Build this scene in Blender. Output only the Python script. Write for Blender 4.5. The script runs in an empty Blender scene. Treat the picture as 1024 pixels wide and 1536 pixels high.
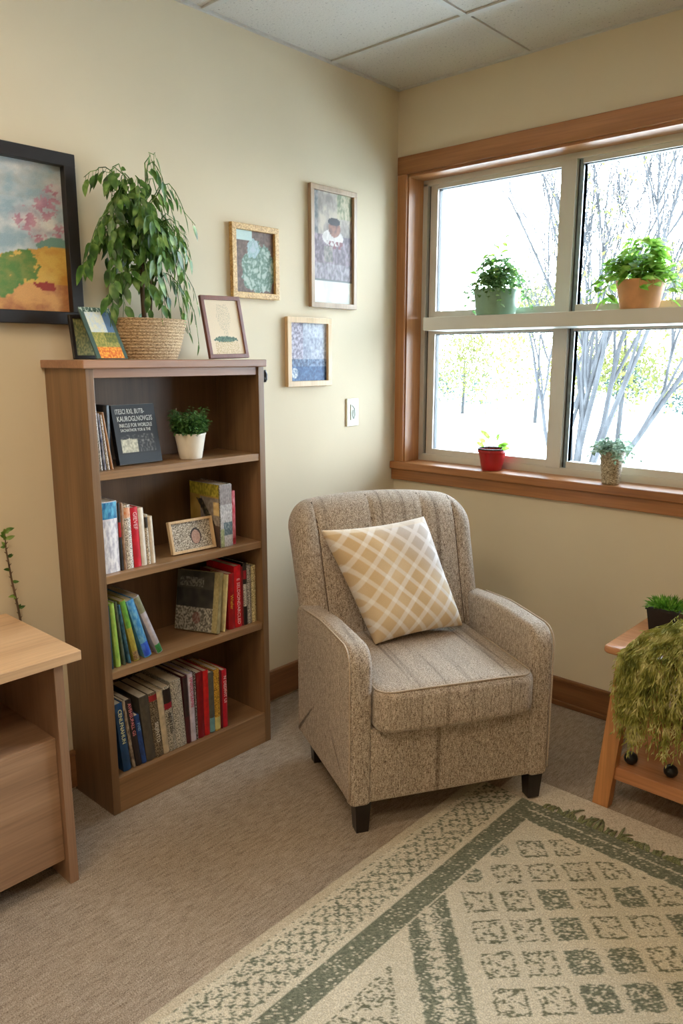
import bpy, bmesh, math, random
import numpy as np
from mathutils import Vector, Matrix, noise
PI = math.pi
scene = bpy.context.scene
COL = scene.collection
rnd = random.Random(7)

# ------------------------------------------------------------------ helpers
def lin(c):
    r = []
    for v in c[:3]:
        v /= 255.0
        r.append(v / 12.92 if v <= .04045 else ((v + .055) / 1.055) ** 2.4)
    return (r[0], r[1], r[2], 1.0)

def new_mat(name):
    m = bpy.data.materials.new(name)
    m.use_nodes = True
    nt = m.node_tree
    b = nt.nodes['Principled BSDF']
    return m, nt, b

def N(nt, t, **kw):
    n = nt.nodes.new(t)
    for k, v in kw.items():
        setattr(n, k, v)
    return n

def coords(nt, scale=(1, 1, 1), rot=(0, 0, 0), kind='Object'):
    tc = N(nt, 'ShaderNodeTexCoord')
    mp = N(nt, 'ShaderNodeMapping')
    mp.inputs['Scale'].default_value = scale
    mp.inputs['Rotation'].default_value = rot
    nt.links.new(tc.outputs[kind], mp.inputs['Vector'])
    return mp.outputs['Vector']

def ramp(nt, fac, stops):
    r = N(nt, 'ShaderNodeValToRGB')
    el = r.color_ramp.elements
    while len(el) < len(stops):
        el.new(.5)
    for e, (p, c) in zip(el, stops):
        e.position = p
        e.color = lin(c)
    nt.links.new(fac, r.inputs[0])
    return r.outputs[0]

def noise_tex(nt, vec, scale, detail=3, rough=.5):
    n = N(nt, 'ShaderNodeTexNoise')
    n.inputs['Scale'].default_value = scale
    n.inputs['Detail'].default_value = detail
    n.inputs['Roughness'].default_value = rough
    nt.links.new(vec, n.inputs['Vector'])
    return n.outputs['Fac']

def mixc(nt, fac, a, b, mode='MIX'):
    m = N(nt, 'ShaderNodeMix', data_type='RGBA', blend_type=mode)
    if isinstance(fac, (int, float)):
        m.inputs[0].default_value = fac
    else:
        nt.links.new(fac, m.inputs[0])
    for i, v in ((6, a), (7, b)):
        if isinstance(v, tuple):
            m.inputs[i].default_value = v
        else:
            nt.links.new(v, m.inputs[i])
    return m.outputs[2]

def bump(nt, b, h, strength=.3, dist=.002):
    bp = N(nt, 'ShaderNodeBump')
    bp.inputs['Strength'].default_value = strength
    bp.inputs['Distance'].default_value = dist
    nt.links.new(h, bp.inputs['Height'])
    nt.links.new(bp.outputs[0], b.inputs['Normal'])

def plain(name, c, rough=.5, metal=0.0, var=.08, scale=30, spec=.5, bmp=0):
    m, nt, b = new_mat(name)
    v = coords(nt)
    n = noise_tex(nt, v, scale, 3)
    lo = tuple(max(0, x * (1 - var)) for x in c)
    hi = tuple(min(255, x * (1 + var)) for x in c)
    nt.links.new(ramp(nt, n, [(.3, lo), (.7, hi)]), b.inputs['Base Color'])
    b.inputs['Roughness'].default_value = rough
    b.inputs['Metallic'].default_value = metal
    b.inputs['Specular IOR Level'].default_value = spec
    if bmp:
        bump(nt, b, n, bmp)
    return m

def wood(name, dark, mid, light, axis='z', rough=.4, fine=1.0, knots=False):
    m, nt, b = new_mat(name)
    s = {'x': (1.2, 14, 14), 'y': (14, 1.2, 14), 'z': (14, 14, 1.2)}[axis]
    s2 = {'x': (4, 160, 160), 'y': (160, 4, 160), 'z': (160, 160, 4)}[axis]
    n1 = noise_tex(nt, coords(nt, s), 1.0, 4, .6)
    n2 = noise_tex(nt, coords(nt, s2), 1.0, 2, .5)
    c1 = ramp(nt, n1, [(.28, dark), (.5, mid), (.72, light)])
    c2 = ramp(nt, n2, [(.3, tuple(x * .8 for x in mid)), (.7, tuple(min(255, x * 1.12) for x in mid))])
    c = mixc(nt, .35 * fine, c1, c2)
    nt.links.new(c, b.inputs['Base Color'])
    b.inputs['Roughness'].default_value = rough
    bump(nt, b, n2, .08, .001)
    return m

def speckle(name, cols, scale=(300, 300, 300), rough=.8, detail=2, bmp=.3, lo=.32, hi=.68):
    m, nt, b = new_mat(name)
    n = noise_tex(nt, coords(nt, scale), 1.0, detail, .6)
    k = len(cols)
    nt.links.new(ramp(nt, n, [(lo + (hi - lo) * i / (k - 1), c) for i, c in enumerate(cols)]), b.inputs['Base Color'])
    b.inputs['Roughness'].default_value = rough
    if bmp:
        bump(nt, b, n, bmp)
    return m

def link_obj(o, parent=None):
    COL.objects.link(o)
    if parent is not None:
        o.parent = parent
    return o

def from_pydata(name, verts, faces, mat, parent=None, smooth=False, mats=None, midx=None, cols=None):
    me = bpy.data.meshes.new(name)
    me.from_pydata([tuple(v) for v in verts], [], faces)
    for mm in (mats or [mat]):
        me.materials.append(mm)
    if midx:
        me.polygons.foreach_set('material_index', midx)
    if smooth:
        me.polygons.foreach_set('use_smooth', [True] * len(me.polygons))
    if cols is not None:
        at = me.color_attributes.new('Col', 'FLOAT_COLOR', 'POINT')
        at.data.foreach_set('color', np.asarray(cols, dtype=np.float32).ravel())
    me.update()
    return link_obj(bpy.data.objects.new(name, me), parent)

class MB:
    """collects shapes into one mesh"""
    def __init__(s):
        s.v, s.f, s.c = [], [], []
    def add(s, v, f, col=None):
        o = len(s.v)
        s.v += [tuple(p) for p in v]
        s.f += [tuple(i + o for i in q) for q in f]
        if col is not None:
            s.c += [col] * len(v)
    def box(s, a, b, M=None, bev=0.0):
        x0, y0, z0 = [min(p, q) for p, q in zip(a, b)]
        x1, y1, z1 = [max(p, q) for p, q in zip(a, b)]
        if bev <= 0:
            v = [(x0, y0, z0), (x1, y0, z0), (x1, y1, z0), (x0, y1, z0), (x0, y0, z1), (x1, y0, z1), (x1, y1, z1), (x0, y1, z1)]
            f = [(3, 2, 1, 0), (4, 5, 6, 7), (0, 1, 5, 4), (1, 2, 6, 5), (2, 3, 7, 6), (3, 0, 4, 7)]
        else:
            bm = bmesh.new()
            bmesh.ops.create_cube(bm, size=1)
            for p in bm.verts:
                p.co = Vector(((x0 + x1) / 2 + p.co.x * (x1 - x0), (y0 + y1) / 2 + p.co.y * (y1 - y0), (z0 + z1) / 2 + p.co.z * (z1 - z0)))
            bmesh.ops.bevel(bm, geom=list(bm.edges), offset=bev, segments=2, profile=.5, affect='EDGES')
            bm.verts.index_update()
            v = [p.co.copy() for p in bm.verts]
            f = [[q.index for q in fc.verts] for fc in bm.faces]
            bm.free()
        if M is not None:
            v = [M @ Vector(p) for p in v]
        s.add(v, f)
        return s
    def hexa(s, bottom, top):
        v = list(bottom) + list(top)
        s.add(v, [(3, 2, 1, 0), (4, 5, 6, 7), (0, 1, 5, 4), (1, 2, 6, 5), (2, 3, 7, 6), (3, 0, 4, 7)])
        return s
    def prism(s, poly, a, b, axis='x'):
        n = len(poly)
        def P(p, t):
            return {'x': (t, p[0], p[1]), 'y': (p[0], t, p[1]), 'z': (p[0], p[1], t)}[axis]
        v = [P(p, a) for p in poly] + [P(p, b) for p in poly]
        f = [tuple(range(n - 1, -1, -1)), tuple(range(n, 2 * n))] + [(i, (i + 1) % n, n + (i + 1) % n, n + i) for i in range(n)]
        s.add(v, f)
        return s
    def tube(s, pts, rad, n=6, cap=True):
        pts = [Vector(p) for p in pts]
        if not hasattr(rad, '__len__'):
            rad = [rad] * len(pts)
        v = []
        up = Vector((0, 0, 1))
        prev = None
        for i, p in enumerate(pts):
            t = (pts[min(i + 1, len(pts) - 1)] - pts[max(i - 1, 0)])
            if t.length < 1e-9:
                t = Vector((0, 0, 1))
            t.normalize()
            if prev is None:
                a = t.cross(up if abs(t.z) < .9 else Vector((1, 0, 0))).normalized()
            else:
                a = (prev - t * prev.dot(t))
                a = a.normalized() if a.length > 1e-6 else t.orthogonal().normalized()
            prev = a
            b = t.cross(a)
            for k in range(n):
                th = 2 * PI * k / n
                v.append(p + (a * math.cos(th) + b * math.sin(th)) * rad[i])
        f = []
        for i in range(len(pts) - 1):
            for k in range(n):
                f.append((i * n + k, i * n + (k + 1) % n, (i + 1) * n + (k + 1) % n, (i + 1) * n + k))
        if cap:
            f.append(tuple(range(n - 1, -1, -1)))
            f.append(tuple((len(pts) - 1) * n + k for k in range(n)))
        s.add(v, f)
        return s
    def lathe(s, prof, c=(0, 0, 0), n=32, closed=False):
        v, f = [], []
        for r, z in prof:
            for k in range(n):
                th = 2 * PI * k / n
                v.append((c[0] + r * math.cos(th), c[1] + r * math.sin(th), c[2] + z))
        m = len(prof)
        for i in range(m - 1):
            for k in range(n):
                f.append((i * n + k, i * n + (k + 1) % n, (i + 1) * n + (k + 1) % n, (i + 1) * n + k))
        f.append(tuple(range(n - 1, -1, -1)))
        f.append(tuple((m - 1) * n + k for k in range(n)))
        s.add(v, f)
        return s
    def leaf(s, base, d, nrm, L, W, fold=.25, droop=.15, seg=4, col=None):
        """a pointed oval leaf with a folded midrib"""
        d = Vector(d).normalized()
        nrm = Vector(nrm)
        side = d.cross(nrm)
        if side.length < 1e-5:
            side = d.orthogonal()
        side.normalize()
        up = side.cross(d).normalized()
        v = []
        for i in range(seg + 1):
            t = i / seg
            w = W * .5 * (math.sin(PI * min(1, t ** .75)) ** .9 if 0 < t < 1 else 0)
            c = Vector(base) + d * (L * t) - Vector((0, 0, 1)) * (droop * L * t * t)
            v += [c - side * w + up * (w * fold), c, c + side * w + up * (w * fold)]
        f = []
        for i in range(seg):
            a = i * 3
            f += [(a, a + 1, a + 4, a + 3), (a + 1, a + 2, a + 5, a + 4)]
        s.add(v, f, col)
    def build(s, name, mat, parent=None, smooth=False, **kw):
        o = from_pydata(name, s.v, s.f, mat, parent, smooth, cols=(s.c if s.c else None), **kw)
        bm = bmesh.new(); bm.from_mesh(o.data)
        bmesh.ops.remove_doubles(bm, verts=bm.verts, dist=1e-6)
        if not s.c:
            bmesh.ops.recalc_face_normals(bm, faces=bm.faces)
        bm.to_mesh(o.data); bm.free()
        if smooth == 'auto':
            for p in o.data.polygons:
                p.use_smooth = True
            o.data.set_sharp_from_angle(angle=math.radians(35))
        return o

def tag(o, label=None, cat=None, group=None, kind=None):
    if label: o['label'] = label
    if cat: o['category'] = cat
    if group: o['group'] = group
    if kind: o['kind'] = kind
    return o

def thing(name, label, cat, loc=(0, 0, 0), rot=(0, 0, 0), group=None):
    o = bpy.data.objects.new(name, None)
    o.empty_display_size = .05
    COL.objects.link(o)
    o.location = loc
    o.rotation_euler = rot
    return tag(o, label, cat, group)

def slab(name, outline, rad, th, mat, parent, fn, nin=14, nr=5, center=None, shrink_z=None):
    """closed rounded slab: outline (list of 2D pts, ccw), edge radius rad, thickness th,
    fn(x, y, w, side) -> 3D where w in [-th/2, th/2]"""
    P = [Vector(p) for p in outline]
    n = len(P)
    c = Vector(center) if center else sum(P, Vector((0, 0))) / n
    nor = []
    for i in range(n):
        t = P[(i + 1) % n] - P[i - 1]
        nor.append(Vector((-t.y, t.x)).normalized())
    rings = []
    for j in range(nr + 1):
        ph = PI / 2 * j / nr
        rings.append(([P[i] + nor[i] * (rad * (1 - math.cos(ph))) for i in range(n)], th / 2 - rad + rad * math.sin(ph)))
    base = rings[-1][0]
    for j in range(1, nin):
        s = 1 - j / nin
        rings.append(([c + (q - c) * s for q in base], th / 2))
    verts, faces = [], []
    def side(sg):
        st = len(verts)
        for pts, w in rings:
            for q in pts:
                verts.append(fn(q.x, q.y, sg * w))
        verts.append(fn(c.x, c.y, sg * th / 2))
        R = len(rings)
        for j in range(R - 1):
            for i in range(n):
                a, b = st + j * n + i, st + j * n + (i + 1) % n
                q = (a, b, b + n, a + n)
                faces.append(q if sg > 0 else q[::-1])
        last = st + (R - 1) * n
        for i in range(n):
            q = (last + i, last + (i + 1) % n, st + R * n)
            faces.append(q if sg > 0 else q[::-1])
        return st
    a = side(1)
    b = side(-1)
    for i in range(n):
        faces.append((a + i, b + i, b + (i + 1) % n, a + (i + 1) % n))
    o = from_pydata(name, verts, faces, mat, parent, True)
    bm = bmesh.new(); bm.from_mesh(o.data)
    bmesh.ops.recalc_face_normals(bm, faces=bm.faces)
    bm.to_mesh(o.data); bm.free()
    return o

def rrect(x0, y0, x1, y1, radii, step=.012):
    """ccw rounded rectangle, radii = (bl, br, tr, tl)"""
    pts = []
    cs = [(x0, y0, radii[0], PI), (x1, y0, radii[1], 1.5 * PI), (x1, y1, radii[2], 0), (x0, y1, radii[3], .5 * PI)]
    corners = []
    for (cx, cy, r, a0) in cs:
        mx = cx + (r if cx == x0 else -r)
        my = cy + (r if cy == y0 else -r)
        k = max(3, int(r * PI / 2 / step) + 1)
        corners.append([(mx + r * math.cos(a0 + PI / 2 * i / k), my + r * math.sin(a0 + PI / 2 * i / k)) for i in range(k + 1)])
    for i in range(4):
        pts += corners[i]
        a, b = corners[i][-1], corners[(i + 1) % 4][0]
        d = math.hypot(b[0] - a[0], b[1] - a[1])
        k = int(d / step)
        for j in range(1, k):
            t = j / k
            pts.append((a[0] + (b[0] - a[0]) * t, a[1] + (b[1] - a[1]) * t))
    out = []
    for p in pts:
        if not out or math.hypot(p[0] - out[-1][0], p[1] - out[-1][1]) > 1e-5:
            out.append(p)
    return out

def picture(name, w, h, nx, ny, fn, parent, M, rough=.35, mat=None):
    """flat printed picture; fn(u, v) -> sRGB 0..255, u to the right, v up"""
    verts, faces, cols = [], [], []
    for j in range(ny + 1):
        for i in range(nx + 1):
            u, v = i / nx, j / ny
            verts.append(M @ Vector((u * w, 0, v * h)))
            c = fn(u, v)
            cols.append(lin([min(255, max(0, q)) for q in c]))
    for j in range(ny):
        for i in range(nx):
            a = j * (nx + 1) + i
            faces.append((a, a + 1, a + nx + 2, a + nx + 1))
    return from_pydata(name, verts, faces, mat or MAT['print'], parent, cols=cols)

def fbm(x, y, s=1.0, seed=0.0, o=4):
    return noise.fractal(Vector((x * s + seed * 7.3, y * s - seed * 3.1, seed)), .7, 2.1, o)
def nz(x, y, s, seed=0.0):
    return noise.noise(Vector((x * s + seed * 11.7, y * s + seed * 5.3, seed * 2.9)))
def mixv(a, b, t):
    t = min(1, max(0, t))
    return tuple(p + (q - p) * t for p, q in zip(a, b))

def text_mesh(name, body, size, mat, parent, M, extrude=.0004, align='LEFT', sx=1.0):
    cu = bpy.data.curves.new(name, 'FONT')
    cu.body = body
    cu.size = size
    cu.extrude = extrude
    cu.align_x = align
    cu.space_line = .85
    cu.resolution_u = 2
    tmp = bpy.data.objects.new(name + '_tmp', cu)
    COL.objects.link(tmp)
    dg = bpy.context.evaluated_depsgraph_get()
    me = bpy.data.meshes.new_from_object(tmp.evaluated_get(dg))
    bpy.data.objects.remove(tmp)
    bpy.data.curves.remove(cu)
    me.transform(M @ Matrix.Diagonal((sx, 1, 1, 1)))
    me.materials.clear()
    me.materials.append(mat)
    return link_obj(bpy.data.objects.new(name, me), parent)

# ------------------------------------------------------------------ materials
MAT = {}
def attr_mat(name, rough, var=.06, scale=400, trans=0, bmp=0):
    m, nt, b = new_mat(name)
    a = N(nt, 'ShaderNodeAttribute', attribute_name='Col')
    n = noise_tex(nt, coords(nt), scale, 2)
    g = ramp(nt, n, [(.3, (255 * (1 - var),) * 3), (.7, (255,) * 3)])
    nt.links.new(mixc(nt, 1.0, a.outputs['Color'], g, 'MULTIPLY'), b.inputs['Base Color'])
    b.inputs['Roughness'].default_value = rough
    if bmp:
        bump(nt, b, n, bmp, .004)
    return m
MAT['print'] = attr_mat('printed_picture', .6)
MAT['rug'] = attr_mat('woven_rug', .95, var=.22, scale=300, bmp=.6)
MAT['pillow'] = attr_mat('pillow_cloth', .85, var=.06, scale=900, bmp=.1)

MAT['wall'] = plain('wall_paint', (215, 201, 173), .75, var=.012, scale=3, bmp=.0)
MAT['wall2'] = MAT['wall']
MAT['ceiling'] = None
m, nt, b = new_mat('acoustic_tile')
v = coords(nt)
n1 = noise_tex(nt, coords(nt, (1, 1, 1)), 110, 3, .7)
n2 = noise_tex(nt, v, 300, 2)
c = ramp(nt, n1, [(.30, (115, 108, 100)), (.40, (208, 203, 195))])
c = mixc(nt, .25, c, ramp(nt, n2, [(.35, (175, 170, 162)), (.65, (222, 218, 212))]))
nt.links.new(c, b.inputs['Base Color']); b.inputs['Roughness'].default_value = .9
bump(nt, b, n1, .5, .003)
MAT['ceiling'] = m

m, nt, b = new_mat('carpet')
n1 = noise_tex(nt, coords(nt, (130, 22, 1)), 1.0, 3, .65)
n2 = noise_tex(nt, coords(nt, (420, 300, 1)), 1.0, 2, .6)
n3 = noise_tex(nt, coords(nt, (2, 1.5, 1)), 1.0, 2, .5)
c1 = ramp(nt, n1, [(.3, (98, 82, 68)), (.5, (178, 160, 140)), (.72, (220, 202, 182))])
c2 = ramp(nt, n2, [(.34, (74, 60, 48)), (.50, (170, 152, 132)), (.66, (232, 218, 200))])
c = mixc(nt, .55, c1, c2)
c = mixc(nt, .25, c, ramp(nt, n3, [(.35, (120, 108, 98)), (.65, (160, 138, 110))]))
nt.links.new(c, b.inputs['Base Color']); b.inputs['Roughness'].default_value = 1.0
b.inputs['Specular IOR Level'].default_value = .1
bump(nt, b, n2, .9, .005)
MAT['carpet'] = m

m, nt, b = new_mat('tweed')
n1 = noise_tex(nt, coords(nt, (260, 260, 55)), 1.0, 3, .7)
n2 = noise_tex(nt, coords(nt, (420, 420, 300)), 1.0, 2, .7)
n3 = noise_tex(nt, coords(nt, (46, 1.2, .8)), 1.0, 2, .5)
c1 = ramp(nt, n1, [(.34, (70, 52, 42)), (.46, (156, 136, 116)), (.64, (218, 204, 186))])
c2 = ramp(nt, n2, [(.37, (48, 36, 30)), (.47, (158, 138, 120)), (.60, (232, 220, 204))])
c = mixc(nt, .5, c1, c2)
c = mixc(nt, .7, c, ramp(nt, n3, [(.30, (165, 155, 146)), (.38, (240, 238, 234)), (.7, (255, 252, 248))]), 'MULTIPLY')
nt.links.new(c, b.inputs['Base Color']); b.inputs['Roughness'].default_value = .9
b.inputs['Sheen Weight'].default_value = .15
b.inputs['Specular IOR Level'].default_value = .2
bump(nt, b, n2, .7, .003)
MAT['tweed'] = m
MAT['piping'] = speckle('piping_cloth', [(150, 128, 108), (205, 188, 166)], (500, 500, 500), .9)

CW = ((84, 60, 38), (122, 92, 62), (150, 116, 80))
MAT['case_z'] = wood('bookcase_wood_upright', *CW, 'z')
MAT['case_y'] = wood('bookcase_wood_shelf', (104, 76, 50), (142, 108, 74), (170, 134, 96), 'y', .32)
MAT['case_top'] = wood('bookcase_wood_top', (120, 84, 62), (150, 110, 84), (172, 132, 104), 'y', .35)
MAT['case_back'] = wood('bookcase_wood_back', (70, 48, 28), (100, 72, 46), (124, 92, 62), 'z')
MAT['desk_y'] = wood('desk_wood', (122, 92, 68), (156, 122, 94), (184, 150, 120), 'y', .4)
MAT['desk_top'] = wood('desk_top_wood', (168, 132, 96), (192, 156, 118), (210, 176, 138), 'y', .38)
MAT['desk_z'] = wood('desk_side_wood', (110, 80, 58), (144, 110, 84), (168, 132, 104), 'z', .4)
OAK = ((126, 80, 42), (160, 106, 60), (184, 130, 82))
BBW = ((100, 64, 36), (132, 88, 52), (154, 108, 68))
MAT['bb_x'] = wood('baseboard_wood', *BBW, 'x', .4)
MAT['bb_y'] = wood('baseboard_wood_side', *BBW, 'y', .4)
MAT['oak_x'] = wood('oak_trim', *OAK, 'x', .38)
MAT['oak_y'] = wood('oak_trim_side', *OAK, 'y', .3)
MAT['oak_z'] = wood('oak_trim_upright', *OAK, 'z', .38)
PINE = ((164, 108, 62), (194, 134, 82), (212, 156, 104))
MAT['pine_z'] = wood('table_leg_wood', *PINE, 'z', .35)
MAT['pine_x'] = wood('table_top_wood', (164, 106, 66), (188, 130, 88), (206, 152, 112), 'x', .25)
MAT['metal'] = plain('window_metal', (206, 203, 194), .42, 0.25, var=.02, scale=6)
MAT['metal_dark'] = plain('window_gasket', (40, 42, 44), .5)
MAT['metal_blue'] = plain('sash_channel', (128, 144, 150), .3, .4, var=.1, scale=40)
MAT['black'] = plain('black_plastic', (22, 22, 23), .4)
MAT['dark_leg'] = plain('dark_wood_leg', (34, 26, 22), .35)
MAT['switch'] = plain('switch_plate', (226, 226, 205), .35, var=.01)
MAT['switch2'] = plain('switch_toggle', (205, 214, 196), .3, var=.02)
MAT['wire'] = plain('dark_wire', (70, 74, 66), .4)
MAT['tbar'] = plain('ceiling_bar', (198, 196, 190), .5, var=.02)
MAT['paper'] = speckle('page_edges', [(196, 184, 160), (226, 216, 196)], (20, 20, 500), .8, bmp=0)
MAT['soil'] = speckle('soil', [(40, 30, 22), (78, 60, 44), (110, 88, 64)], (140, 140, 140), .95, bmp=.8)
MAT['bark'] = speckle('plant_bark', [(70, 54, 38), (110, 88, 64)], (80, 80, 14), .8)
MAT['tree'] = speckle('tree_bark', [(34, 34, 36), (54, 54, 56)], (9, 9, 3), .9)
MAT['basket'] = speckle('woven_basket', [(104, 80, 52), (172, 142, 104), (206, 180, 142)], (150, 150, 420), .85, bmp=.8)
MAT['black_frame'] = plain('black_frame', (26, 20, 18), .45, var=.15)
MAT['gold_frame'] = speckle('gilt_frame', [(150, 112, 58), (196, 156, 92), (220, 186, 128)], (200, 200, 200), .45, bmp=.3)
MAT['brown_frame'] = wood('brown_frame', (86, 46, 34), (116, 66, 50), (136, 82, 62), 'z', .35)
MAT['grey_frame'] = wood('taupe_frame', (128, 104, 80), (158, 132, 104), (184, 160, 132), 'z', .4)
MAT['pale_frame'] = wood('pale_frame', (176, 144, 104), (204, 172, 130), (222, 194, 154), 'z', .4)
MAT['mat_board'] = plain('mount_board', (220, 200, 170), .8, var=.02)
MAT['white_pot'] = plain('white_pot', (226, 218, 202), .4, var=.02)
MAT['green_pot'] = plain('sage_pot', (128, 160, 134), .35, var=.04)
MAT['terra_pot'] = plain('terracotta_pot', (206, 146, 96), .6, var=.04)
MAT['red_pot'] = plain('red_pot', (168, 30, 32), .3, var=.05)
MAT['wicker_pot'] = speckle('silver_wicker_pot', [(92, 78, 58), (160, 144, 116), (206, 196, 172)], (150, 150, 260), .5, bmp=.9)

def leaf_mat(name, a, b_, c_, rough=.4, tr=.35, scale=25):
    m, nt, b = new_mat(name)
    n = noise_tex(nt, coords(nt), scale, 2)
    col = ramp(nt, n, [(.3, a), (.5, b_), (.7, c_)])
    nt.links.new(col, b.inputs['Base Color'])
    b.inputs['Roughness'].default_value = rough
    t = N(nt, 'ShaderNodeBsdfTranslucent')
    nt.links.new(col, t.inputs[0])
    mx = N(nt, 'ShaderNodeMixShader'); mx.inputs[0].default_value = tr
    out = nt.nodes['Material Output']
    nt.links.new(b.outputs[0], mx.inputs[1]); nt.links.new(t.outputs[0], mx.inputs[2])
    nt.links.new(mx.outputs[0], out.inputs[0])
    return m
MAT['ficus'] = leaf_mat('glossy_leaf', (34, 68, 24), (74, 116, 42), (144, 174, 90), .42, .3)
MAT['herb'] = leaf_mat('herb_leaf', (40, 76, 34), (72, 116, 52), (120, 156, 88), .5, .3, 60)
MAT['bright'] = leaf_mat('bright_leaf', (80, 134, 40), (134, 180, 66), (196, 220, 120), .4, .58, 30)
MAT['herbw'] = leaf_mat('window_herb_leaf', (66, 110, 60), (110, 152, 88), (170, 200, 140), .5, .55, 60)
MAT['grass'] = leaf_mat('grass_blade', (60, 110, 30), (98, 150, 44), (150, 190, 80), .45, .35, 60)
MAT['trail'] = leaf_mat('trailing_leaf', (112, 118, 44), (168, 166, 80), (226, 218, 150), .6, .3, 30)
MAT['silver'] = leaf_mat('silver_leaf', (90, 120, 96), (140, 168, 140), (206, 220, 200), .5, .4, 60)
MAT['far_leaf'] = leaf_mat('spring_leaf', (74, 78, 30), (92, 92, 40), (112, 110, 58), .8, .4, 2)
MAT['far_hedge'] = leaf_mat('hedge_leaf', (34, 50, 46), (46, 62, 54), (66, 78, 60), .9, .3, 2)

m, nt, b = new_mat('window_glass')
tr = N(nt, 'ShaderNodeBsdfTransparent'); tr.inputs[0].default_value = (.97, .99, .985, 1)
gl = N(nt, 'ShaderNodeBsdfGlossy'); gl.inputs['Roughness'].default_value = .02
fr = N(nt, 'ShaderNodeFresnel'); fr.inputs[0].default_value = 1.3
mx = N(nt, 'ShaderNodeMixShader')
nt.links.new(fr.outputs[0], mx.inputs[0]); nt.links.new(tr.outputs[0], mx.inputs[1]); nt.links.new(gl.outputs[0], mx.inputs[2])
nt.links.new(mx.outputs[0], nt.nodes['Material Output'].inputs[0])
MAT['glass'] = m
m, nt, b = new_mat('lamp_diffuser')
b.inputs['Base Color'].default_value = (.9, .9, .9, 1)
b.inputs['Emission Color'].default_value = (1.0, .80, .57, 1)
b.inputs['Emission Strength'].default_value = 16.0
MAT['diffuser'] = m

# ------------------------------------------------------------------ room
WX, WY, ZC = -.104, .131, 2.50      # left wall face, window wall face, ceiling
RX, RY = 3.7, -4.4                  # far right wall, wall behind the camera
T = .18
def struct(o):
    o['kind'] = 'structure'
    return o
mb = MB().box((WX - T, RY - T, -.1), (RX + T, WY + T, 0))
struct(mb.build('floor', MAT['carpet']))
mb = MB().box((WX - T, RY - T, ZC), (RX + T, WY + T, ZC + .1))
ceil = struct(mb.build('ceiling', MAT['ceiling']))
g = MB()
for k in range(-1, 7):
    x = .505 + .61 * k
    if WX < x < RX:
        g.box((x - .012, RY, ZC - .006), (x + .012, WY, ZC + .002))
for k in range(8):
    y = -.29 - .61 * k
    if y > RY:
        g.box((WX, y - .012, ZC - .0065), (RX, y + .012, ZC + .002))
g.box((WX, RY, ZC - .008), (WX + .012, WY, ZC + .002)); g.box((WX, WY - .012, ZC - .008), (RX, WY, ZC + .002))
g.build('grid_bar', MAT['tbar'], ceil)
struct(MB().box((WX - T, RY - T, 0), (WX, WY + T, ZC)).build('wall_left', MAT['wall']))
struct(MB().box((RX, RY - T, 0), (RX + T, WY + T, ZC)).build('wall_right', MAT['wall']))
struct(MB().box((WX, RY - T, 0), (RX, RY, ZC)).build('wall_front', MAT['wall']))
# window wall with its opening
WL, WR, WB, WT = -.043, 2.03, .925, 2.152   # opening
wb = MB()
wb.box((WX, WY, 0), (RX, WY + T, WB)); wb.box((WX, WY, WT), (RX, WY + T, ZC))
wb.box((WX, WY, WB), (WL, WY + T, WT)); wb.box((WR, WY, WB), (RX, WY + T, WT))
struct(wb.build('wall_back', MAT['wall2']))
# baseboards: board, cap bead and shoe
def baseboard(name, a, b, axis, mat):
    o = MB()
    if axis == 'y':
        o.box((WX, a, .012), (WX + .013, b, .125), bev=.002).box((WX, a, .125), (WX + .017, b, .14), bev=.003)
    else:
        o.box((a, WY - .013, .005), (b, WY, .10), bev=.002).box((a, WY - .017, .10), (b, WY, .115), bev=.003)
        o.box((a, WY - .026, 0), (b, WY - .013, .02), bev=.004)
    return struct(o.build(name, mat))
baseboard('baseboard_left', RY, WY - .02, 'y', MAT['bb_y'])
baseboard('baseboard_back', WX + .02, RX, 'x', MAT['bb_x'])

# ------------------------------------------------------------------ window
win = bpy.data.objects.new('window_1', None); COL.objects.link(win); struct(win)
win.location = (0, 0, 0)
c = MB()
c.box((-.091, WY - .016, .925), (WL, WY + .002, 2.155), bev=.003)
c.build('casing_upright', MAT['oak_z'], win)
MB().box((-.091, WY - .018, 2.155), (2.12, WY + .002, 2.228), bev=.003).build('casing_head', MAT['oak_x'], win)
MB().box((WR, WY - .016, .925), (WR + .06, WY + .002, 2.155), bev=.003).build('casing_upright', MAT['oak_z'], win)
j = MB()
j.box((WL - .004, WY - .004, .925), (WL + .006, .235, WT)).box((WR - .006, WY - .004, .925), (WR + .004, .235, WT))
j.build('jamb', MAT['oak_z'], win)
MB().box((WL, WY - .004, WT - .008), (WR, .235, WT + .004)).build('head_jamb', MAT['oak_x'], win)
MB().box((WX + .001, .098, .892), (2.16, .24, .926), bev=.004).build('sill', MAT['oak_x'], win)
MB().box((WX + .001, WY - .02, .842), (2.13, WY + .001, .893), bev=.003).build('apron', MAT['oak_x'], win)
F0, F1 = .23, .275
fr_ = MB()
fr_.box((-.037, F0, 2.122), (2.024, F1 + .03, 2.146)); fr_.box((-.037, F0, .926), (2.024, F1 + .03, .955))
fr_.box((-.037, F0, .95), (-.014, F1 + .03, 2.13)); fr_.box((2.0, F0, .95), (2.024, F1 + .03, 2.13))
fr_.build('window_frame', MAT['metal'], win)
MULL = [(.612, .674), (1.285, 1.347)]
for a, b_ in MULL:
    MB().box((a, F0 - .004, .952), (b_, F1, 2.124), bev=.002).build('mullion', MAT['metal'], win)
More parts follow.
